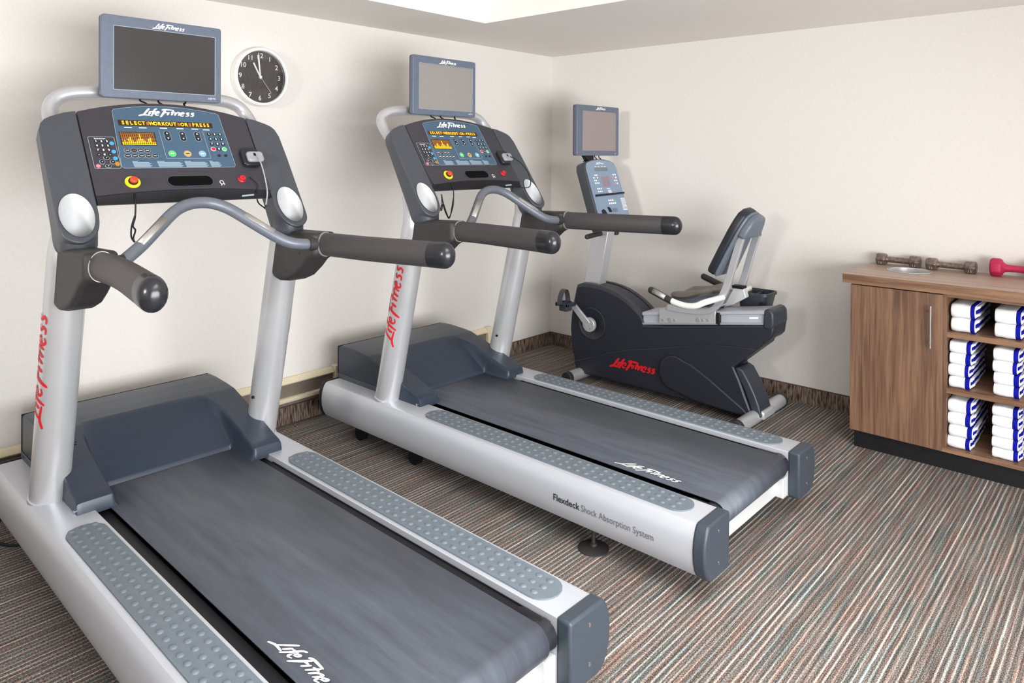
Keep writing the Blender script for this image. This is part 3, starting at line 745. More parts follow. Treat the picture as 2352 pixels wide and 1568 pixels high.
    plate('label_strip', [(.176, .369), (.224, .366), (.223, .373), (.175, .376)], 0, .0008, 'greyprint', fn=BF, smooth=0)
    # dock on the right seam
    dk = plate('device_dock', rrect(.250, .208, .070, .082, .016), .0, .020, 'blackgloss', bevel=.004)
    plate('dock_front', rrect(.262, .214, .066, .046, .012), .016, .034, 'dock', dk, bevel=.006)
    plate('dock_notch', rrect(.258, .209, .010, .014, .004), .034, .0350, 'black', dk, smooth=0)
    plate('dock_socket', rrect(.272, .176, .030, .016, .007), .0, .012, 'black', dk, bevel=.003)
    # ---- pulse bar
    bp = [(.335, -.345, 1.116), (.329, -.318, 1.120), (.315, -.292, 1.134), (.290, -.245, 1.163), (.253, -.183, 1.208), (.216, -.118, 1.254), (.200, -.065, 1.275), (.196, -.010, 1.279), (.203, .035, 1.270), (.220, .075, 1.250), (.247, .120, 1.216), (.275, .165, 1.181), (.300, .208, 1.150), (.318, .248, 1.129), (.327, .295, 1.120), (.330, .345, 1.117)]
    pb = G().sweep(smooth_path(bp, 4), .0200, n=20).mk('pulse_bar', 'bar', T, smooth=60)
    for a, b in (((.296, -.256, 1.156), (.240, -.160, 1.226)), ((.240, .110, 1.224), (.292, .194, 1.160))):
        A = Vector(a); B = Vector(b); d = (B - A).normalized(); o3 = Vector((.62, 0, .78)); o3 = (o3 - d * o3.dot(d)).normalized(); sd = d.cross(o3)
        g = G(); vs = []
        for k in range(9):
            an = math.radians(-34 + 68 * k / 8)
            for P_ in (A, B): vs.append(P_ + (o3 * math.cos(an) + sd * math.sin(an)) * .0212)
        g.add(vs, [(2 * k, 2 * k + 1, 2 * k + 3, 2 * k + 2) for k in range(8)]); so = g.mk('pulse_sensor', 'sensor', pb, smooth=60); so.modifiers.new('t', 'SOLIDIFY').thickness = .002
    for s in (-1, 1):
        G().sweep([(.331, .315 * s, 1.118), (.333, .345 * s, 1.117)], .024, n=20).mk('bar_socket', 'rubber', pb, smooth=50)
    # ---- hoop behind the console
    hp = [(-.09, .372, 1.46), (-.17, .371, 1.54), (-.22, .368, 1.590), (-.245, .352, 1.628), (-.25, .315, 1.655), (-.25, .25, 1.668), (-.25, .15, 1.672), (-.25, 0, 1.672)]
    hp = hp + [(x, -y, z) for x, y, z in hp[::-1][1:]]
    G().sweep(smooth_path(hp, 4), .0255, n=20, up=None).mk('support_hoop', 'silver', T, smooth=60)
    # ---- television
    TP = lambda y, z, h: Vector((-.165 + h, YC + .012 + y, 1.800 + z))
    tvb = rrect(0, 0, .440, .300, .010)
    fr = frame_geo(rrect(0, 0, .440, .300, .010), rrect(.008, -.004, .372, .228, .003), TP, -.022, 0).mk('tv_frame', 'tv', T, bevel=.003, smooth=40)
    G().prism(rrect(0, 0, .440, .300, .012), TP, -.032, -.020).mk('tv_rear_shell', 'tvback', fr, bevel=.004)
    G().prism(rrect(0, -.01, .34, .22, .03), TP, -.058, -.030).mk('tv_rear_bulge', 'tvback', fr, bevel=.012, segs=3)
    scr = G().prism(rrect(.008, -.004, .374, .230, .002), TP, -.010, -.0025).mk('tv_screen', 'screen_a', fr, smooth=0)
    outline(rrect(.008, -.004, .378, .234, .004), .0022, TP, -.001, .0008).mk('screen_gasket', 'line', fr, smooth=0)
    logo_geo(.118, lambda x, y, h: TP(.0 + x + .015, .127 + y, h), height=.019, bold=1.1).mk('tv_lettering', 'white', fr, smooth=0)
    text_geo('LCD TV', .0085, lambda x, y, h: TP(.182 + x, -.134 + y, h + .0004), bold=.02).mk('small_mark', 'white', fr, smooth=0)
    G().prism(ell(.207, -.139, .0018, .0018, 8), TP, 0, .0008).mk('status_light', 'key', fr)
    ar = G(); ar.sweep([(-.25, 0, 1.665), (-.235, 0, 1.70), (-.215, 0, 1.74)], .016, n=12, up=(0, 1, 0)); ar.box((-.232, -.05, 1.72), (-.222, .05, 1.82)); ar.mk('tv_bracket', 'tvback', T, bevel=.002)
    g = G()
    for pts in ([(-.20, -.075, 1.66), (-.19, -.08, 1.645), (-.175, -.065, 1.635), (-.16, -.06, 1.618)], [(-.20, -.012, 1.66), (-.185, -.015, 1.642), (-.17, -.005, 1.632), (-.155, -.01, 1.622)], [(-.20, .09, 1.66), (-.19, .088, 1.645), (-.175, .075, 1.64), (-.16, .08, 1.62)]):
        g.sweep(smooth_path(pts, 4), .0035, n=8, up=None)
    g.mk('tv_cables', 'black', T, smooth=50)
    return T

def cord(name, pts, r, parent, m='black'):
    return G().sweep(smooth_path(pts, 5), r, n=8, up=None).mk(name, m, parent, smooth=60)

t1 = make_treadmill()
t1.location = (.81926, -3.14909, 0); t1.rotation_euler = (0, 0, -.012626)
t1['label'] = 'large grey treadmill nearest the viewer, a clock on the wall beside its screen'; t1['group'] = 'treadmills facing the left wall'
t2 = copy_tree(t1)
G().box((.10, -.3025, .2515), (1.44, -.2995, .2545)).mk('orange_strip', M['gold'], t1, smooth=0)  # thin orange strip beside the near rail's inner edge
t2.location = (.85811, -1.73579, 0); t2.rotation_euler = (0, 0, -.002261)
t2['label'] = 'treadmill in the middle between the nearest treadmill and the exercise bike, rail lettered Flexdeck'
for c in children(t2):
    if c.name.startswith('tv_frame'):
        for d in children(c):
            if d.name.startswith('tv_screen'):
                d.data = d.data.copy(); d.data.materials[0] = M['screen_b']
# cords differ on the two machines
cord('safety_lanyard', [(.083, -.198, 1.318), (.105, -.201, 1.285), (.108, -.203, 1.235), (.106, -.209, 1.205), (.108, -.202, 1.19), (.107, -.208, 1.165), (.108, -.204, 1.150)], .0028, t1)
cord('safety_lanyard', [(.105, -.202, 1.24), (.103, -.212, 1.205), (.105, -.214, 1.17), (.108, -.206, 1.152)], .0028, t1)
cord('dock_cable', [(.055, .262, 1.44), (.085, .262, 1.405), (.10, .270, 1.35), (.115, .270, 1.30), (.12, .262, 1.255)], .0028, t1, 'dock')
cord('headphone_cable', [(.08, .215, 1.36), (.10, .238, 1.33), (.095, .236, 1.30), (.06, .262, 1.26), (.04, .30, 1.235), (.06, .31, 1.215), (.08, .300, 1.235)], .0026, t1)
cord('power_cord', [(-.60, -.38, .13), (-.64, -.43, .02), (-.56, -.46, .006), (-.47, -.43, .006), (-.42, -.36, .006), (-.35, -.30, .006)], .005, t1)
cord('safety_lanyard', [(.083, -.198, 1.318), (.105, -.196, 1.285), (.108, -.196, 1.235), (.108, -.20, 1.20), (.106, -.212, 1.165), (.106, -.225, 1.15), (.106, -.240, 1.175), (.100, -.256, 1.225), (.095, -.262, 1.262)], .0026, t2)
cord('safety_lanyard', [(.108, -.198, 1.24), (.108, -.206, 1.20), (.108, -.216, 1.160), (.106, -.226, 1.147), (.104, -.246, 1.18), (.103, -.262, 1.215), (.103, -.272, 1.20), (.103, -.272, 1.185), (.103, -.264, 1.20), (.100, -.266, 1.258)], .0026, t2)
cord('dock_cable', [(.055, .262, 1.44), (.085, .285, 1.42), (.105, .325, 1.38), (.125, .345, 1.32), (.135, .325, 1.28), (.11, .29, 1.275)], .0026, t2)
cord('headphone_cable', [(.095, .235, 1.285), (.09, .24, 1.265), (.09, .225, 1.24), (.09, .218, 1.225)], .0026, t2)

# ------------------------------------------------------------------ wall clock
ck = thing('wall_clock', 'round white-rimmed wall clock with a dark dial showing two minutes to eleven', 'clock', (0, -2.413, 1.842))
def CF(x, y, h): return Vector((h, x, y))
G().lathe([(.150, .001), (.150, .046), (.147, .053), (.141, .055), (.135, .053), (.132, .040)], CF, n=64).mk('rim', 'clock_white', ck, smooth=50)
G().lathe([(.148, .001), (.148, .004), (.0001, .004)], CF, n=48).mk('back_plate', 'clock_white', ck)
dl = G().prism(ell(0, 0, .1335, .1335, 64), CF, .018, .022).mk('dial', 'dial', ck, smooth=0)
g = G()
for k in range(1, 13):
    a = math.radians(90 - 30 * k); t = text_geo(str(k), .035, lambda x, y, h, a=a: CF(.107 * math.cos(a) + x, .109 * math.sin(a) + y, .0226 + h), bold=.008); g.add(t.v, t.f)
g.mk('numerals', 'white', dl, smooth=0)
def hand(nm, ang, L, w0, w1, back, h):
    a = math.radians(90 - ang); d = Vector((math.cos(a), math.sin(a))); n = Vector((-d.y, d.x))
    P = [d * L + n * w1, d * L - n * w1, -d * back - n * w0, -d * back + n * w0]
    G().prism([tuple(p) for p in P], CF, h, h + .0015).mk(nm, 'white', ck, smooth=0)
hand('hour_hand', -28, .080, .0035, .0042, .01, .0245); hand('minute_hand', -6.5, .112, .003, .0052, .01, .0265); hand('second_hand', 143, .098, .0006, .0006, .0, .029)
G().prism(ell(0, 0, .008, .008, 20), CF, .022, .031).mk('hand_boss', 'white', ck)
G().prism(ell(0, 0, .1335, .1335, 48), CF, .044, .0452).mk('cover_glass', 'glass', ck, smooth=0)

# ------------------------------------------------------------------ recumbent exercise bike
BX, BY = 1.25, -.45
bk = thing('exercise_bike', 'black recumbent exercise bike with padded backrest and its own screen in the room corner', 'exercise bike', (BX, BY, 0))
def XZ(a, b, h): return Vector((a - BX, h, b))      # world x, height, offset from the centre plane
def BP(x, y, z): return Vector((x - BX, y - BY, z))
body = [(.651, .596), (.668, .612), (.697, .621), (.76, .622), (.837, .618), (.90, .608), (.963, .590), (1.012, .569), (1.056, .545), (1.10, .515), (1.140, .480), (1.161, .430), (1.30, .447), (1.60, .498), (1.900, .549), (1.948, .555), (1.955, .543), (1.948, .494), (1.932, .474), (1.895, .452), (1.888, .430), (1.868, .412), (1.728, .287), (1.765, .225), (1.795, .15), (1.822, .085), (1.838, .045), (1.79, .040), (1.55, .040), (1.325, .042), (1.00, .040), (.700, .040), (.668, .052), (.639, .108), (.612, .21), (.603, .318), (.609, .403), (.628, .50)]
sh_ = G().prism(body, XZ, -.090, .090).mk('body_shroud', 'shroud', bk, bevel=.012, segs=3, smooth=40)
# grey arched top trim following the front hump
arc = [(.66, .607), (.70, .622), (.76, .624), (.837, .620), (.90, .610), (.963, .592), (1.012, .571), (1.056, .547), (1.10, .517), (1.145, .478)]
g = G()
for s in (-1, 1):
    n = len(arc); vs = []
    for a, b in arc: vs += [XZ(a, b - .020, s * .092), XZ(a, b + .001, s * .088), XZ(a, b + .004, s * .060), XZ(a, b + .001, s * .052)]
    g.add(vs, [(4 * i + q, 4 * i + 4 + q, 4 * i + 5 + q, 4 * i + 1 + q) for i in range(n - 1) for q in range(3)])
g.mk('arched_trim', 'shroud2', sh_, smooth=60)
# lower side cover, raised, with the teardrop
low = [(.641, .110), (.927, .222), (1.08, .268), (1.237, .302), (1.40, .345), (1.55, .378), (1.70, .402), (1.83, .413), (1.862, .410), (1.728, .290), (1.763, .225), (1.793, .15), (1.836, .05), (1.325, .046), (.700, .046), (.664, .060)]
for s in (-1, 1): G().prism(low, XZ, s * .090, s * .0985).mk('lower_cover', 'shroud', sh_, bevel=.005, segs=2, smooth=40)
seam = [(.641, .108), (.927, .221), (1.08, .269), (1.237, .304), (1.40, .347), (1.55, .381), (1.70, .405), (1.86, .419)]
cx_, cz_ = 1.385, .190
tear = [(cx_ + .100 * math.cos(a), cz_ + .100 * math.sin(a)) for a in [math.radians(k) for k in range(55, 260, 12)]] + [(1.52, .060), (1.78, .046), (1.822, .050), (1.828, .062), (1.80, .085), (1.60, .205), (1.49, .262)]
for s in (-1, 1): G().prism(tear, XZ, s * .097, s * .124).mk('teardrop_boss', 'shroud', sh_, bevel=.018, segs=3, smooth=50)
leg = [(1.733, .284), (1.758, .292), (1.785, .278), (1.820, .222), (1.852, .160), (1.874, .105), (1.890, .050), (1.875, .036), (1.838, .036), (1.820, .10), (1.792, .170), (1.760, .230)]
G().prism(leg, XZ, -.086, .060).mk('rear_leg_cover', 'shroud2', bk, bevel=.012, segs=3, smooth=50)
logo_geo(.325, lambda x, y, h: XZ(1.088 + x, .166 + y + .028 * x, -.0992 - h), height=.054, bold=1.35).mk('red_lettering', 'red', sh_, smooth=0)
# front nose panel
G().prism([(.604, .33), (.612, .41), (.634, .50), (.655, .585), (.648, .585), (.600, .41), (.594, .33), (.602, .22), (.612, .22)], XZ, -.06, .06).mk('nose_panel', 'black', sh_, bevel=.004)
# crank recess ring, crank, pedal
CRX, CRZ = .780, .374
G().lathe([(.105, 0), (.105, .006), (.098, .008), (.092, .003), (.0001, .002)], lambda a, b, h: XZ(CRX + a, CRZ + b, -.090 - h), n=40).mk('crank_recess', 'shroud', sh_, smooth=50)
for s in (-1, 1):
    dx, dz = (-.138, .124) if s < 0 else (.138, -.124)
    A = Vector((CRX, CRZ)); B = A + Vector((dx, dz)); d = (B - A).normalized(); n = Vector((-d.y, d.x))
    poly = [tuple(A + n * .025), tuple(A - n * .025), tuple(B - n * .017 + d * .012), tuple(B + n * .017 + d * .012)]
    cr = G(); cr.prism(poly, XZ, s * .122, s * .140); cr.prism(ell(CRX, CRZ, .046, .046, 32), XZ, s * .108, s * .134)
    cr = cr.mk('crank_arm', 'silver', bk, bevel=.004, smooth=40)
    for k in range(3):
        an = math.radians(60 + 120 * k); G().prism(ell(CRX + .026 * math.cos(an), CRZ + .026 * math.sin(an), .0035, .0035, 10), XZ, s * .1335, s * .1345).mk('crank_bolt', 'black', cr)
    pd = G(); px, pz = B.x, B.y
    for (q0, q1) in ((-.050, -.034), (.034, .050)): pd.box(XZ(px + q0, pz - .014, s * .145), XZ(px + q1, pz + .010, s * .235))
    pd.box(XZ(px - .05, pz - .012, s * .145), XZ(px + .05, pz + .008, s * .158)); pd.box(XZ(px - .05, pz - .012, s * .222), XZ(px + .05, pz + .008, s * .235))
    pd.sweep([XZ(px, pz, s * .138), XZ(px, pz, s * .235)], .012, n=14); pd.box(XZ(px - .03, pz - .045, s * .16), XZ(px + .03, pz - .012, s * .22))
    pd = pd.mk('pedal', 'shroud2', bk, bevel=.003)
    # toe strap
    sp = [(px - .048, pz, .150), (px - .052, pz + .04, .152), (px - .035, pz + .078, .165), (px - .01, pz + .088, .19), (px + .0, pz + .070, .215), (px + .002, pz + .02, .235)] 
    sp = [XZ(-.0 + px - .012, pz + .0, s * .150), XZ(px - .016, pz + .045, s * .150), XZ(px - .014, pz + .080, s * .168), XZ(px - .010, pz + .090, s * .192), XZ(px - .008, pz + .078, s * .218), XZ(px - .008, pz + .040, s * .238), XZ(px - .008, pz, s * .240)]
    G().sweep(smooth_path(sp, 4), (.0022, .020), n=8, up=(1, 0, 0)).mk('toe_strap', 'slate', pd, smooth=50)
# console column
colp = [(.672, .600), (.792, .605), (.862, .965), (.742, .965)]
cl = G().prism(colp, XZ, -.040, .040).mk('console_column', 'silver', bk, bevel=.006, segs=3)
# console
CO = Vector((.762, 0, 1.415)); CE = Vector((.875, 0, 1.085)); cv = (CE - CO).normalized(); cn = Vector((-cv.z, 0, cv.x))
def KF(y, v, h): p = CO + cv * v + cn * h; return Vector((p.x - BX, y, p.z))
top = [(-.168, .020), (-.150, .008), (-.09, -.006), (-.02, -.011), (.06, -.008), (.13, .004), (.160, .018), (.175, .050)]
co = G().prism(top + [(.178, .450), (-.182, .450), (-.180, .05)], KF, -.072, 0).mk('bike_console', 'slate', bk, bevel=.008, segs=3)
G().prism([(a * .94, lerp(b, .22, .03)) for a, b in top + [(.178, .450), (-.182, .450), (-.180, .05)]], KF, -.001, .0035).mk('console_face', 'bikeface', co, bevel=.002)
def kp_(nm, poly, m, h=.0045, par=co): return G().prism(poly, KF, .003, h).mk(nm, m, par, smooth=0)
logo_geo(.088, lambda x, y, h: KF(-.012 + x, .022 - y, .0036 + h), height=.015, bold=1.2).mk('console_lettering', 'white', co, smooth=0)
kp_('readout', rrect(-.012, .062, .145, .024, .002), 'lcd')
kp_('profile_window', rrect(.006, .145, .086, .070, .002), 'lcd_red')
g = G()
for j in range(9): g.prism(rrect(.006, .120 + .0065 * j, .078, .0015, .0005, 2), KF, .0045, .0048)
g.mk('window_lines', 'lcd', co, smooth=0)
g = G()
for k in range(4): g.prism(rrect(-.066 + .035 * k, .044, .022, .0036, .001, 2), KF, .0035, .0042)
g.prism(rrect(.012, .192, .035, .004, .001, 2), KF, .0035, .0042)
for j in range(4): g.prism(rrect(.020, .203 + .0052 * j, .038, .0032, .001, 2), KF, .0035, .0042)
for j in range(10): g.prism(rrect(.140, .262 + .0085 * j, .050, .0045, .001, 2), KF, .0035, .0042)
g.mk('printed_captions', 'white', co, smooth=0)
for i in range(12):
    y = -.115 + .019 * (i % 3); v = .100 + .0175 * (i // 3)
    kp_('console_key', ell(y, v, .0062, .0052, 12), 'white' if i % 4 else 'greyprint', .0055)
for i in range(12):
    y = .085 + .022 * (i % 3); v = .100 + .020 * (i // 3)
    kp_('console_key', ell(y, v, .0072, .006, 12), 'pink' if i in (3, 4, 10) else ('white' if i % 3 else 'cyan'), .0055)
for i in range(6): kp_('console_key', ell(-.105 + .018 * (i % 3), .190 + .018 * (i // 3), .006, .005, 12), 'white', .0055)
kp_('reading_ledge', [(-.150, .228), (.168, .222), (.170, .232), (-.150, .240)], 'black', .012)
for i in range(8): kp_('lower_key', ell(-.02 + .021 * (i % 4), .270 + .020 * (i // 4), .0075, .0062, 12), 'green' if i == 3 else 'white', .0055)
kp_('cup_slot', [(-.128, .330), (-.105, .322), (-.085, .332), (-.072, .36), (-.066, .43), (-.128, .43)], 'black')
kp_('card_slot', [(-.058, .312), (-.035, .313), (-.022, .322), (-.014, .345), (-.048, .347)], 'black')
kp_('display_window', rrect(.020, .335, .052, .026, .003), 'lcd')
g = G().sweep([BP(.79, BY - .165, .935), BP(.80, BY - .08, .945), BP(.81, BY, .95), BP(.80, BY + .08, .945), BP(.79, BY + .165, .935)], .016, n=16, dome=1).mk('front_grip', 'rubber', bk, smooth=60)
# bike television
VP = lambda y, z, h: BP(.755 + h, BY + .003 + y, 1.6065 + z)
fr = frame_geo(rrect(0, 0, .462, .322, .010), rrect(.012, -.002, .368, .254, .003), VP, -.022, 0).mk('tv_frame', 'tv', bk, bevel=.003, smooth=40)
G().prism(rrect(0, 0, .462, .322, .012), VP, -.036, -.020).mk('tv_rear_shell', 'tvback', fr, bevel=.004)
G().prism(rrect(0, -.01, .34, .24, .03), VP, -.062, -.034).mk('tv_rear_bulge', 'tvback', fr, bevel=.012)
G().prism(rrect(.012, -.002, .370, .256, .002), VP, -.010, -.0025).mk('tv_screen', mat('screen_warm_reflection', (146, 134, 132), .42, var=.02), fr, smooth=0)  # reflection of the room put into the screen's warm grey
logo_geo(.105, lambda x, y, h: VP(.02 + x, .143 + y, h), height=.017, bold=1.2).mk('tv_lettering', 'white', fr, smooth=0)
text_geo('LCD', .0085, lambda x, y, h: VP(.190 + x, -.148 + y, h + .0004), bold=.02).mk('small_mark', 'white', fr, smooth=0)
G().prism([(-.07, 0), (.03, 0), (.03, -.03), (-.03, -.045)], lambda a, b, h: VP(a - .06, -.160 + b, h), -.045, -.015).mk('tv_neck', 'black', bk, bevel=.003)
g = G()
for y0 in (-.13, .0, .045): g.sweep(smooth_path([VP(y0, -.158, -.03), VP(y0 - .012, -.172, -.02), VP(y0 - .004, -.185, -.01), VP(y0 - .02, -.200, -.012)], 4), .0032, n=8, up=None)
g.mk('tv_cables', 'black', bk, smooth=50)
# rail
sl = (.552 - .431) / (1.919 - 1.166)
def RZ(x): return .431 + sl * (x - 1.166)
rl = G(); prof = [(.0, .088), (.010, .092), (.012, .078), (.052, .078), (.058, .092), (.072, .092), (.076, .085), (.076, .060)]
pr = [(-b, a) for a, b in prof] + [(b, a) for a, b in prof[::-1]]
rl.prism(pr, lambda a, b, h: XZ(h, RZ(h) + b, a), 1.150, 1.905)
rail = rl.mk('seat_rail', 'alu', bk, smooth=30)
G().prism([(1.815, .030), (1.865, .030), (1.865, .040), (1.815, .040)], lambda a, b, h: XZ(a, RZ(a) + b, h), -.0795, -.0785).mk('rail_label', 'white', rail, smooth=0)
G().prism([(1.895, -.012), (1.900, .078), (1.920, .084), (1.940, .077), (1.955, .058), (1.957, .0), (1.948, -.030), (1.91, -.025)], lambda a, b, h: XZ(a, RZ(a) + b, h), -.096, .096).mk('rail_end_cap', 'shroud2', bk, bevel=.012, segs=3)
# carriage
ca = G()
for s in (-1, 1): ca.prism([(1.272, .012), (1.272, .090), (1.30, .098), (1.62, .098), (1.628, .084), (1.628, .006)], lambda a, b, h: XZ(a, RZ(a) + b, h), s * .096, s * .102)
ca.prism([(1.272, .086), (1.272, .096), (1.62, .100), (1.62, .088)], lambda a, b, h: XZ(a, RZ(a) + b, h), -.10, .10)
ca = ca.mk('seat_carriage', 'silver', bk, bevel=.002)
for x, r in ((1.298, .008), (1.345, .013), (1.375, .009), (1.525, .013), (1.553, .009), (1.585, .008)):
    G().sweep([XZ(x, RZ(x) + .028, -.101), XZ(x, RZ(x) + .028, -.106)], r, n=18, up=(0, 0, 1)).mk('roller_bolt', 'sensor', ca, smooth=40, bevel=.001)
G().box(XZ(1.632, RZ(1.63) + .004, -.10), XZ(1.652, RZ(1.63) + .070, .10)).mk('carriage_bumper', 'black', bk, bevel=.003)
# seat: rounded saddle-like cushion
def seat_mesh(zoff, sc, nm, m, thick):
    g = G(); nx, ny = 18, 16; vs = []
    for top_ in (1, 0):
        for i in range(nx + 1):
            for j in range(ny + 1):
                a = -1 + 2 * i / nx; b = -1 + 2 * j / ny
                # squircle map
                x = a * math.sqrt(1 - b * b / 2.6); y = b * math.sqrt(1 - a * a / 3.2)
                r = max(abs(a), abs(b))
                z = .034 * (1 - r ** 6) * top_ - (0 if top_ else thick * (1 - r ** 8)) + .018 * a * a + .012 * b * b - .010 * math.exp(-(b / .35) ** 2) * top_
                vs.append(XZ(1.475 + x * .135 * sc, .640 + zoff + z + .055 * x * .0 + (x * .030), y * .175 * sc))
    k = (nx + 1) * (ny + 1); q = lambda i, j: i * (ny + 1) + j
    fs = [(q(i, j), q(i + 1, j), q(i + 1, j + 1), q(i, j + 1)) for i in range(nx) for j in range(ny)]
    fs += [tuple(k + x for x in f[::-1]) for f in fs]
    g.add(vs, fs)
    return g.mk(nm, m, bk, smooth=60)
seat_mesh(.0, 1, 'seat_cushion', 'seat', .02); seat_mesh(-.022, .97, 'seat_shell', 'seatgrey', .040)
# backrest: slab between two parallel lines, tapering to a rounded top
bt = Vector((1.783, 1.118)); bb = Vector((1.622, .795)); ax = (bt - bb).normalized(); an = Vector((ax.y, -ax.x))    # an points to the rear
Lb = (bt - bb).length
def KB(y, v, h): p = bb + ax * v + an * h; return XZ(p.x, p.y, y)
half = lambda v: .158 - .050 * max(0, (v - .10) / Lb) ** 1.2
poly = [(-.150, .0), (-.158, .03), (-.156, .15), (-.148, .27), (-.137, Lb - .03), (-.118, Lb + .018), (-.075, Lb + .040), (-.01, Lb + .045), (.030, Lb + .034), (.052, Lb), (.068, .27), (.086, .15), (.098, .03), (.092, .0)]
ba = G().prism(poly, KB, -.030, .020).mk('backrest_pad', 'shroud', bk, bevel=.016, segs=4, smooth=60)
G().prism([(a * .985, lerp(b, .2, .012)) for a, b in poly], KB, .016, .036).mk('backrest_shell', 'seatgrey', ba, bevel=.012, segs=3, smooth=50)
G().prism([(-.146, .262), (-.142, .30), (-.130, Lb - .02), (-.112, Lb + .014), (-.072, Lb + .034), (-.01, Lb + .039), (.026, Lb + .028), (.048, Lb - .01), (.064, .30), (.112, .262)], KB, .030, .078).mk('shell_hump', 'seatgrey', ba, bevel=.016, segs=3, smooth=50)
# backrest posts (bent bars)
for s in (-1, 1):
    cp_ = smooth_path([(1.780, 1.015, 0), (1.740, .880, 0), (1.698, .735, 0), (1.664, .660, 0), (1.625, .600, 0), (1.56, .572, 0), (1.45, .562, 0), (1.33, .562, 0)], 5); L_ = []; R_ = []
    for i, p in enumerate(cp_):
        t = (cp_[min(i + 1, len(cp_) - 1)] - cp_[max(i - 1, 0)]).normalized(); q = Vector((-t.y, t.x, 0)); wd_ = .0195 if i < 18 else .016
        L_.append((p.x + q.x * wd_, p.y + q.y * wd_)); R_.append((p.x - q.x * wd_, p.y - q.y * wd_))
    n = len(L_); g = G(); vs = [XZ(a, b, h) for h in (s * .092, s * .116) for a, b in L_ + R_]
    fs = []
    for i in range(n - 1):
        fs += [(i, i + 1, n + i + 1, n + i), (2 * n + i, 3 * n + i, 3 * n + i + 1, 2 * n + i + 1), (i, 2 * n + i, 2 * n + i + 1, i + 1), (n + i, n + i + 1, 3 * n + i + 1, 3 * n + i)]
    fs += [(0, n, 3 * n, 2 * n), (n - 1, 3 * n - 1, 4 * n - 1, 2 * n - 1)]
    g.add(vs, fs).mk('backrest_post', 'silver', bk, bevel=.003, smooth=30)
G().box(BP(1.652, BY + .05, .695), BP(1.72, BY + .10, .712)).mk('recline_latch', 'black', bk, bevel=.003)
G().prism([(1.60, .575), (1.66, .600), (1.735, .650), (1.72, .70), (1.66, .695), (1.62, .62)], XZ, .055, .10).mk('recline_bracket', 'whitemetal', bk, bevel=.004)
# side handles beside the seat
for s in (-1, 1):
    y = s * .312
    hb = [(1.462, .653, y), (1.50, .643, y), (1.542, .637, y), (1.585, .637, y), (1.623, .645, y * .99), (1.655, .662, y * .92), (1.672, .668, y * .66), (1.676, .668, y * .36)]
    G().sweep(smooth_path([XZ(a, b, c) for a, b, c in hb], 4), .0165, n=16).mk('handle_tube', 'clock_white', bk, smooth=60)
    hg = G().sweep([XZ(1.345, .692, y), XZ(1.40, .673, y), XZ(1.465, .651, y)], .0195, n=18, dome=1).mk('seat_grip', 'rubber', bk, smooth=60)
    A = XZ(1.362, .687, y); B = XZ(1.44, .660, y); d = (B - A).normalized(); o3 = Vector((0, -1, .5)).normalized(); sd = d.cross(o3); vs = []
    for k in range(9):
        a_ = math.radians(-45 + 90 * k / 8)
        for P_ in (A, B): vs.append(P_ + (o3 * math.cos(a_) + sd * math.sin(a_)) * .0205)
    if s < 0:
        so = G().add(vs, [(2 * k, 2 * k + 1, 2 * k + 3, 2 * k + 2) for k in range(8)]).mk('pulse_sensor', 'sensor', hg, smooth=60); so.modifiers.new('t', 'SOLIDIFY').thickness = .002
# accessory tray behind the seat
def tray():
    g = G(); cx, cy = 1.74, -.255
    x0, x1, y0, y1, z0, z1 = 1.655, 1.835, -.345, -.175, .56, .672
    fn = lambda a, b, h: BP(a, b, h)
    o_ = rrect((x0 + x1) / 2, (y0 + y1) / 2, x1 - x0, y1 - y0, .035); i_ = rrect((x0 + x1) / 2, (y0 + y1) / 2, x1 - x0 - .016, y1 - y0 - .016, .030)
    b_ = rrect((x0 + x1) / 2 - .01, (y0 + y1) / 2, x1 - x0 - .035, y1 - y0 - .03, .03)
    n = len(o_)
    vs = [fn(a, b, z1) for a, b in o_] + [fn(a, b, z1) for a, b in i_] + [fn(a, b, z1 - .016) for a, b in o_] + [fn(lerp(a, c, .25), lerp(b, d, .25), z1 - .016) for (a, b), (c, d) in zip(o_, b_)] + [fn(a, b, z0) for a, b in b_] + [fn(a, b, z0 + .006) for a, b in b_]
    fs = []
    for i in range(n):
        j = (i + 1) % n
        fs += [(i, j, n + j, n + i), (i, 2 * n + i, 2 * n + j, j), (2 * n + i, 3 * n + i, 3 * n + j, 2 * n + j), (3 * n + i, 4 * n + i, 4 * n + j, 3 * n + j), (n + i, n + j, 5 * n + j, 5 * n + i)]
    fs += [tuple(range(4 * n, 5 * n)), tuple(range(5 * n, 6 * n))]
    g.add(vs, fs); t = g.mk('accessory_tray', 'shroud2', bk, smooth=40)
    G().box(fn(1.745, -.335, .58), fn(1.751, -.185, .66)).mk('tray_divider', 'shroud2', t, smooth=0)
    G().box(fn(1.795, -.3455, .585), fn(1.808, -.338, .625)).mk('tray_notch', 'black', t, smooth=0)
tray()
# stabilisers
for x, y0, y1 in ((1.845, -.275, .275), (.690, -.21, .21)):
    st = G().sweep([XZ(x, .040, y0), XZ(x, .040, y1)], .036, n=24, up=(0, 0, 1)).mk('stabiliser_tube', 'silver', bk, smooth=50)
    for s, y in ((-1, y0), (1, y1)): G().sweep([XZ(x, .040, y), XZ(x, .040, y + s * .032)], [.040, .038], n=24, up=(0, 0, 1)).mk('stabiliser_cap', 'rubber', st, smooth=50, bevel=.004)
G().prism([(1.77, .03), (1.90, .03), (1.90, .075), (1.80, .085)], XZ, -.075, .075).mk('stabiliser_saddle', 'silver', bk, bevel=.01)

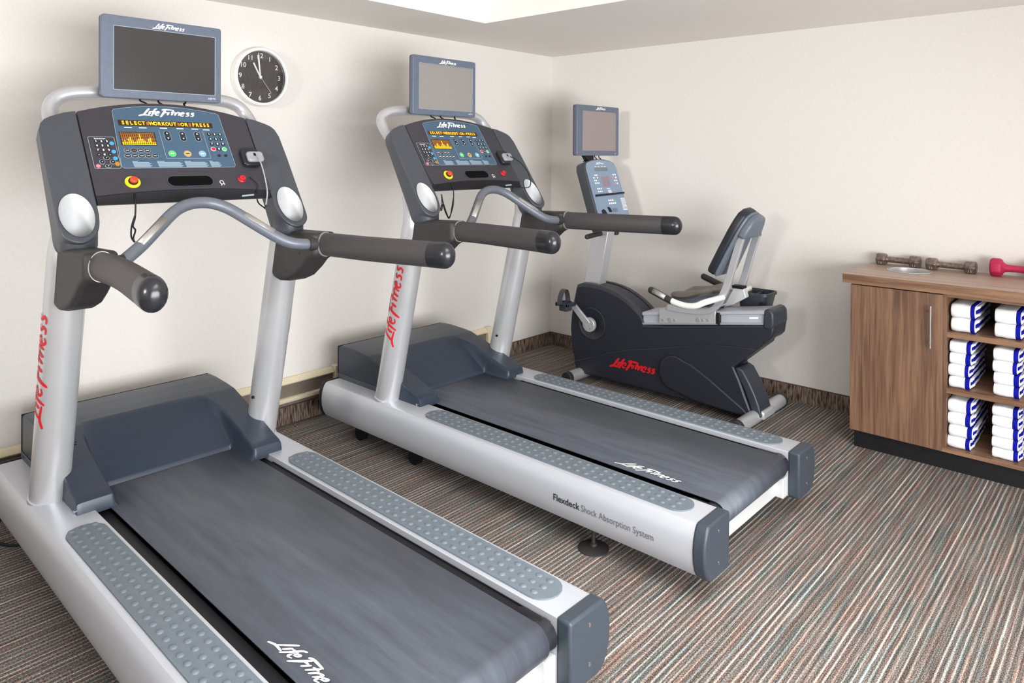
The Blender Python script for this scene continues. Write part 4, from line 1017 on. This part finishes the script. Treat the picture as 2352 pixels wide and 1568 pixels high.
# ------------------------------------------------------------------ cabinet, worktop
CX0, CX1 = 2.327, 4.28
cab = thing('towel_cabinet', 'brown woodgrain cabinet with a door and open towel shelves under the worktop', 'cabinet', ((CX0 + CX1) / 2, -.23, 0))
CC = Vector(((CX0 + CX1) / 2, -.23, 0))
def cbx(nm, a, b, m, par=cab, **k): return G().box(Vector(a) - CC, Vector(b) - CC).mk(nm, m, par, **k)
yf = -.492
cbx('toe_kick', (CX0 + .008, -.459, 0), (CX1 - .01, -.03, .090), 'toe', smooth=0)
cbx('side_panel', (CX0, yf, .090), (CX0 + .018, -.010, .8205), 'wood_v', smooth=0)
cbx('side_panel', (CX1 - .018, yf, .090), (CX1, -.010, .8205), 'wood_v', smooth=0)
PX = 2.725
cbx('divider_panel', (PX, yf, .108), (PX + .018, -.022, .8205), 'wood_v', smooth=0)
cbx('bottom_shelf', (CX0 + .018, yf, .090), (CX1 - .018, -.022, .108), 'wood_h', smooth=0)
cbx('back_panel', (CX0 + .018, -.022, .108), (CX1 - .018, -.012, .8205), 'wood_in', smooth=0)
cbx('top_rail', (PX + .018, yf, .806), (CX1 - .018, -.022, .8205), 'wood_h', smooth=0)
cbx('shelf', (PX + .018, yf + .006, .620), (3.75, -.022, .645), 'wood_h', smooth=0)
cbx('shelf', (PX + .018, yf + .006, .363), (3.75, -.022, .387), 'wood_h', smooth=0)
cbx('divider_panel', (3.75, yf, .108), (3.768, -.022, .8205), 'wood_v', smooth=0)
for (a, b, hx) in ((CX0 + .002, PX + .004, 2.685), (3.77, CX1 - .002, 3.81)):
    d = cbx('cabinet_door', (a, yf - .020, .098), (b, yf - .001, .8160), 'wood_v', bevel=.001)
    g = G(); g.sweep([Vector((hx, yf - .046, .567)) - CC, Vector((hx, yf - .046, .763)) - CC], .0055, n=12, up=(0, 1, 0))
    for z in (.595, .735): g.sweep([Vector((hx, yf - .018, z)) - CC, Vector((hx, yf - .046, z)) - CC], .004, n=8)
    g.mk('bar_handle', 'chrome', d, smooth=50)
# worktop with the steel-lined waste hole
TCX, TCY = 2.517, -.198; TR = .098
bm = bmesh.new()
def lp(pts):
    vv = [bm.verts.new((a, b, 0)) for a, b in pts]; return [bm.edges.new((vv[i], vv[(i + 1) % len(vv)])) for i in range(len(vv))]
oc = [(2.2916, -.5164), (4.31, -.5164), (4.31, -.001), (2.2916, -.001)]; ic = [(TCX + TR * math.cos(a), TCY + TR * math.sin(a)) for a in [2 * PI * k / 40 for k in range(40)]]
ed = lp(oc) + lp(ic); bmesh.ops.triangle_fill(bm, edges=ed, use_beauty=True); bm.verts.index_update()
fv = [(v.co.x, v.co.y) for v in bm.verts]; ff = [tuple(v.index for v in f.verts) for f in bm.faces]; bm.free()
WC = Vector((3.3, -.26, .8215)); g = G()
g.add([Vector((a, b, .8669)) - WC for a, b in fv], ff); g.add([Vector((a, b, .8215)) - WC for a, b in fv], ff)
for L in (oc, ic):
    n = len(L); g.add([Vector((a, b, z)) - WC for z in (.8215, .8669) for a, b in L], [(i, (i + 1) % n, n + (i + 1) % n, n + i) for i in range(n)])
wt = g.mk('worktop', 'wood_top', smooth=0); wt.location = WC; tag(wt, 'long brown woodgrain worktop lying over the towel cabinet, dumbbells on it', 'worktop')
bmw = wt.data; bmw.materials.append(M['wood_h'])
for p in bmw.polygons:
    if abs(p.normal.z) < .5: p.material_index = 1
G().lathe([(.103, .0012), (.102, .0030), (.097, .0030), (.0945, -.002), (.0935, -.10), (.0925, -.10), (.0935, .001)], lambda a, b, h: Vector((TCX + a, TCY + b, .8669 + h)) - WC, n=48).mk('waste_ring', 'steel', wt, smooth=50)

# ------------------------------------------------------------------ dumbbells
def hex_bell(x0, x1, y, label, num):
    L = x1 - x0; t = thing('dumbbell', label, 'dumbbell', ((x0 + x1) / 2, y, .8669), 0, 'dumbbells along the back of the worktop')
    r = .0345
    def head(xa, xb, nm):
        rings = []
        for x, k in ((xa, .74), (xa + .006, .96), (xa + .012, 1.0), (xb - .012, 1.0), (xb - .006, .96), (xb, .74)): rings.append((x, k))
        vs = []; 
        for x, k in rings:
            for q in range(6):
                a = math.radians(30 + 60 * q); vs.append((x, r * k * math.cos(a), r * .866 + r * k * math.sin(a) * 1.0))
        fs = [(i * 6 + q, i * 6 + (q + 1) % 6, (i + 1) * 6 + (q + 1) % 6, (i + 1) * 6 + q) for i in range(5) for q in range(6)] + [tuple(range(5, -1, -1)), tuple(range(30, 36))]
        o = G().add(vs, fs).mk(nm, 'iron', t, bevel=.0022, segs=2, smooth=20)
        return o
    # hexagon standing on a flat: rotate points so a flat faces down
    for a, b in ((-L / 2, -L / 2 + .052), (L / 2 - .052, L / 2)):
        o = head(a, b, 'hex_head')
        # flat side down
        for v in o.data.vertices:
            yy, zz = v.co.y, v.co.z - r * .866; c, s_ = math.cos(math.radians(30)), math.sin(math.radians(30))
            v.co.y = yy * c - zz * s_; v.co.z = (yy * s_ + zz * c) + r * .866
        text_geo(num, .020, lambda x, y_, h, m_=(a + b) / 2: (m_ + x, -(r * .866 * math.cos(math.radians(30)) + r * .0) - .0052 + (y_ * .5), r * .866 - .0165 + y_ * .8660 * 1), h=0, bold=.01).mk('cast_number', 'sensor', o, smooth=0)
    g = G(); P = []
    n = 12
    g.sweep([(-L / 2 + .048 + (L - .096) * k / n, 0, r * .866) for k in range(n + 1)], [.0155 + .003 * (1 - abs(2 * k / n - 1)) * 0 + (.004 if k in (0, n) else 0) for k in range(n + 1)], n=18)
    g.mk('handle', 'iron', t, smooth=50)
    return t
hex_bell(2.322, 2.536, -.055, 'first worn metal hex dumbbell, behind the round waste hole in the worktop', '15')
hex_bell(2.566, 2.790, -.070, 'second worn metal hex dumbbell, between the other metal one and the pink one', '15')
pk = thing('dumbbell', 'bright pink coated dumbbell at the right end of the row on the worktop', 'dumbbell', (2.955, -.075, .8669), 0, 'dumbbells along the back of the worktop')
for s in (-1, 1):
    r = .047; g = G(); vs = []; prof = [(.108, .72), (.106, .90), (.098, 1.0), (.070, 1.0), (.060, .92), (.054, .62), (.044, .44)]
    for x, k in prof:
        for q in range(8):
            a = math.radians(22.5 + 45 * q); vs.append((x * s, r * k * math.cos(a), r * .924 + r * k * math.sin(a)))
    m = len(prof); fs = [(i * 8 + q, i * 8 + (q + 1) % 8, (i + 1) * 8 + (q + 1) % 8, (i + 1) * 8 + q) for i in range(m - 1) for q in range(8)] + [tuple(range(7, -1, -1)), tuple(range((m - 1) * 8, m * 8))]
    g.add(vs, fs).mk('weight_head', 'magenta', pk, bevel=.005, segs=3, smooth=40)
G().sweep([(-.055, 0, .0434), (-.035, 0, .0434), (0, 0, .0434), (.035, 0, .0434), (.055, 0, .0434)], [.022, .0175, .0165, .0175, .022], n=20).mk('handle', 'magenta', pk, smooth=50)

# ------------------------------------------------------------------ towels
def make_towel(x0, x1, z, hgt, seed, label, yfr=-.470, depth=.26, group=''):
    rnd = random.Random(seed); L = x1 - x0; cx = (x0 + x1) / 2
    t = thing('folded_towel', label, 'towel', (cx, -.34, z), 0, group)
    r = hgt / 2; dz = rnd.uniform(-.002, .002); dx = rnd.uniform(-.008, .004); jf = rnd.uniform(-.004, .004)
    def prof(sc, inset=0):
        pts = []; rr = r * sc
        for k in range(9):
            a = math.radians(90 + 180 * k / 8); pts.append((yfr + jf + .34 + r * .8 + rr * .9 * math.cos(a), r + rr * math.sin(a)))
        pts += [(depth * .6, r - rr * .96), (depth, r - rr * .9), (depth, r + rr * .9), (depth * .6, r + rr * .97)]
        return pts
    def sw(nm, xs, m, par, scf, cap=True):
        g = G(); rings = []
        for i, x in enumerate(xs):
            rings.append([(x, a, max(.0008, b + .0015 * math.sin(9 * x / L + seed + j * .8))) for j, (a, b) in enumerate(prof(scf(i, len(xs))))])
        n = len(rings[0]); vs = [p for q in rings for p in q]
        fs = [(i * n + k, i * n + (k + 1) % n, (i + 1) * n + (k + 1) % n, (i + 1) * n + k) for i in range(len(xs) - 1) for k in range(n)] + [tuple(range(n - 1, -1, -1)), tuple(range((len(xs) - 1) * n, len(xs) * n))]
        return g.add(vs, fs).mk(nm, m, par, smooth=60)
    bw = .016 + rnd.uniform(0, .004); e = L / 2 + dx
    body = sw('towel_body', [-L / 2 + dx * .5, -L / 2 + .006, -L / 4, 0, L / 4, e - bw], 'towel', t, lambda i, n: .90 if i == 0 else 1.0)
    sw('blue_border', [e - bw, e - bw + .003, e - .003, e], 'towel_blue', t, lambda i, n: 1.01 if 0 < i < n - 1 else .97)
    sw('end_fold', [e - .001, e + .0015], 'towel', t, lambda i, n: .86)
    # folded layers showing on the end
    lay = G(); lb = G()
    for k in range(3):
        zz = hgt * (.24 + .26 * k); y0 = yfr + .34 + .018 + .012 * abs(k - 1); sl_ = rnd.uniform(.0, .006)
        pts = smooth_path([(e + .001, y0, zz), (e + .003 + sl_, y0 + .05, zz + .002), (e + .001, depth * .55, zz - .001), (e, depth * .9, zz)], 4)
        (lb if k % 2 else lay).sweep(pts, [(.0042 + .003 * (i % 3 == 0), hgt * .115) for i in range(len(pts))], n=8, up=(0, 0, 1))
    lay.mk('white_layer', 'towel', t, smooth=60); lb.mk('blue_layers', 'towel_blue', t, smooth=60)
    return t
ordn = {2: ['upper', 'lower'], 4: ['topmost', 'second from top', 'third from top', 'bottom'], 5: ['topmost', 'second from top', 'middle', 'fourth from top', 'bottom']}
stacks = [('left', 'top', 2.753, 2.845, .645, [.066, .064]), ('left', 'middle', 2.750, 2.832, .387, [.052, .056, .052, .054]), ('left', 'bottom', 2.748, 2.838, .108, [.054, .054, .056, .060]),
          ('right', 'top', 2.925, 3.02, .645, [.066, .062]), ('right', 'middle', 2.922, 3.015, .387, [.052, .052, .054, .056]), ('right', 'bottom', 2.918, 3.012, .108, [.046, .048, .048, .048, .044])]
sd_ = 1
for side, shelf, xa, xb, z0, hs in stacks:
    z = z0; n = len(hs)
    for k, h in enumerate(hs):
        make_towel(xa, xb, z + .0006, h, sd_, '%s white towel with blue border, %s stack on the %s shelf' % (ordn[n][n - 1 - k], side, shelf), group='folded towels on the %s shelf' % shelf)
        z += h * .995; sd_ += 1
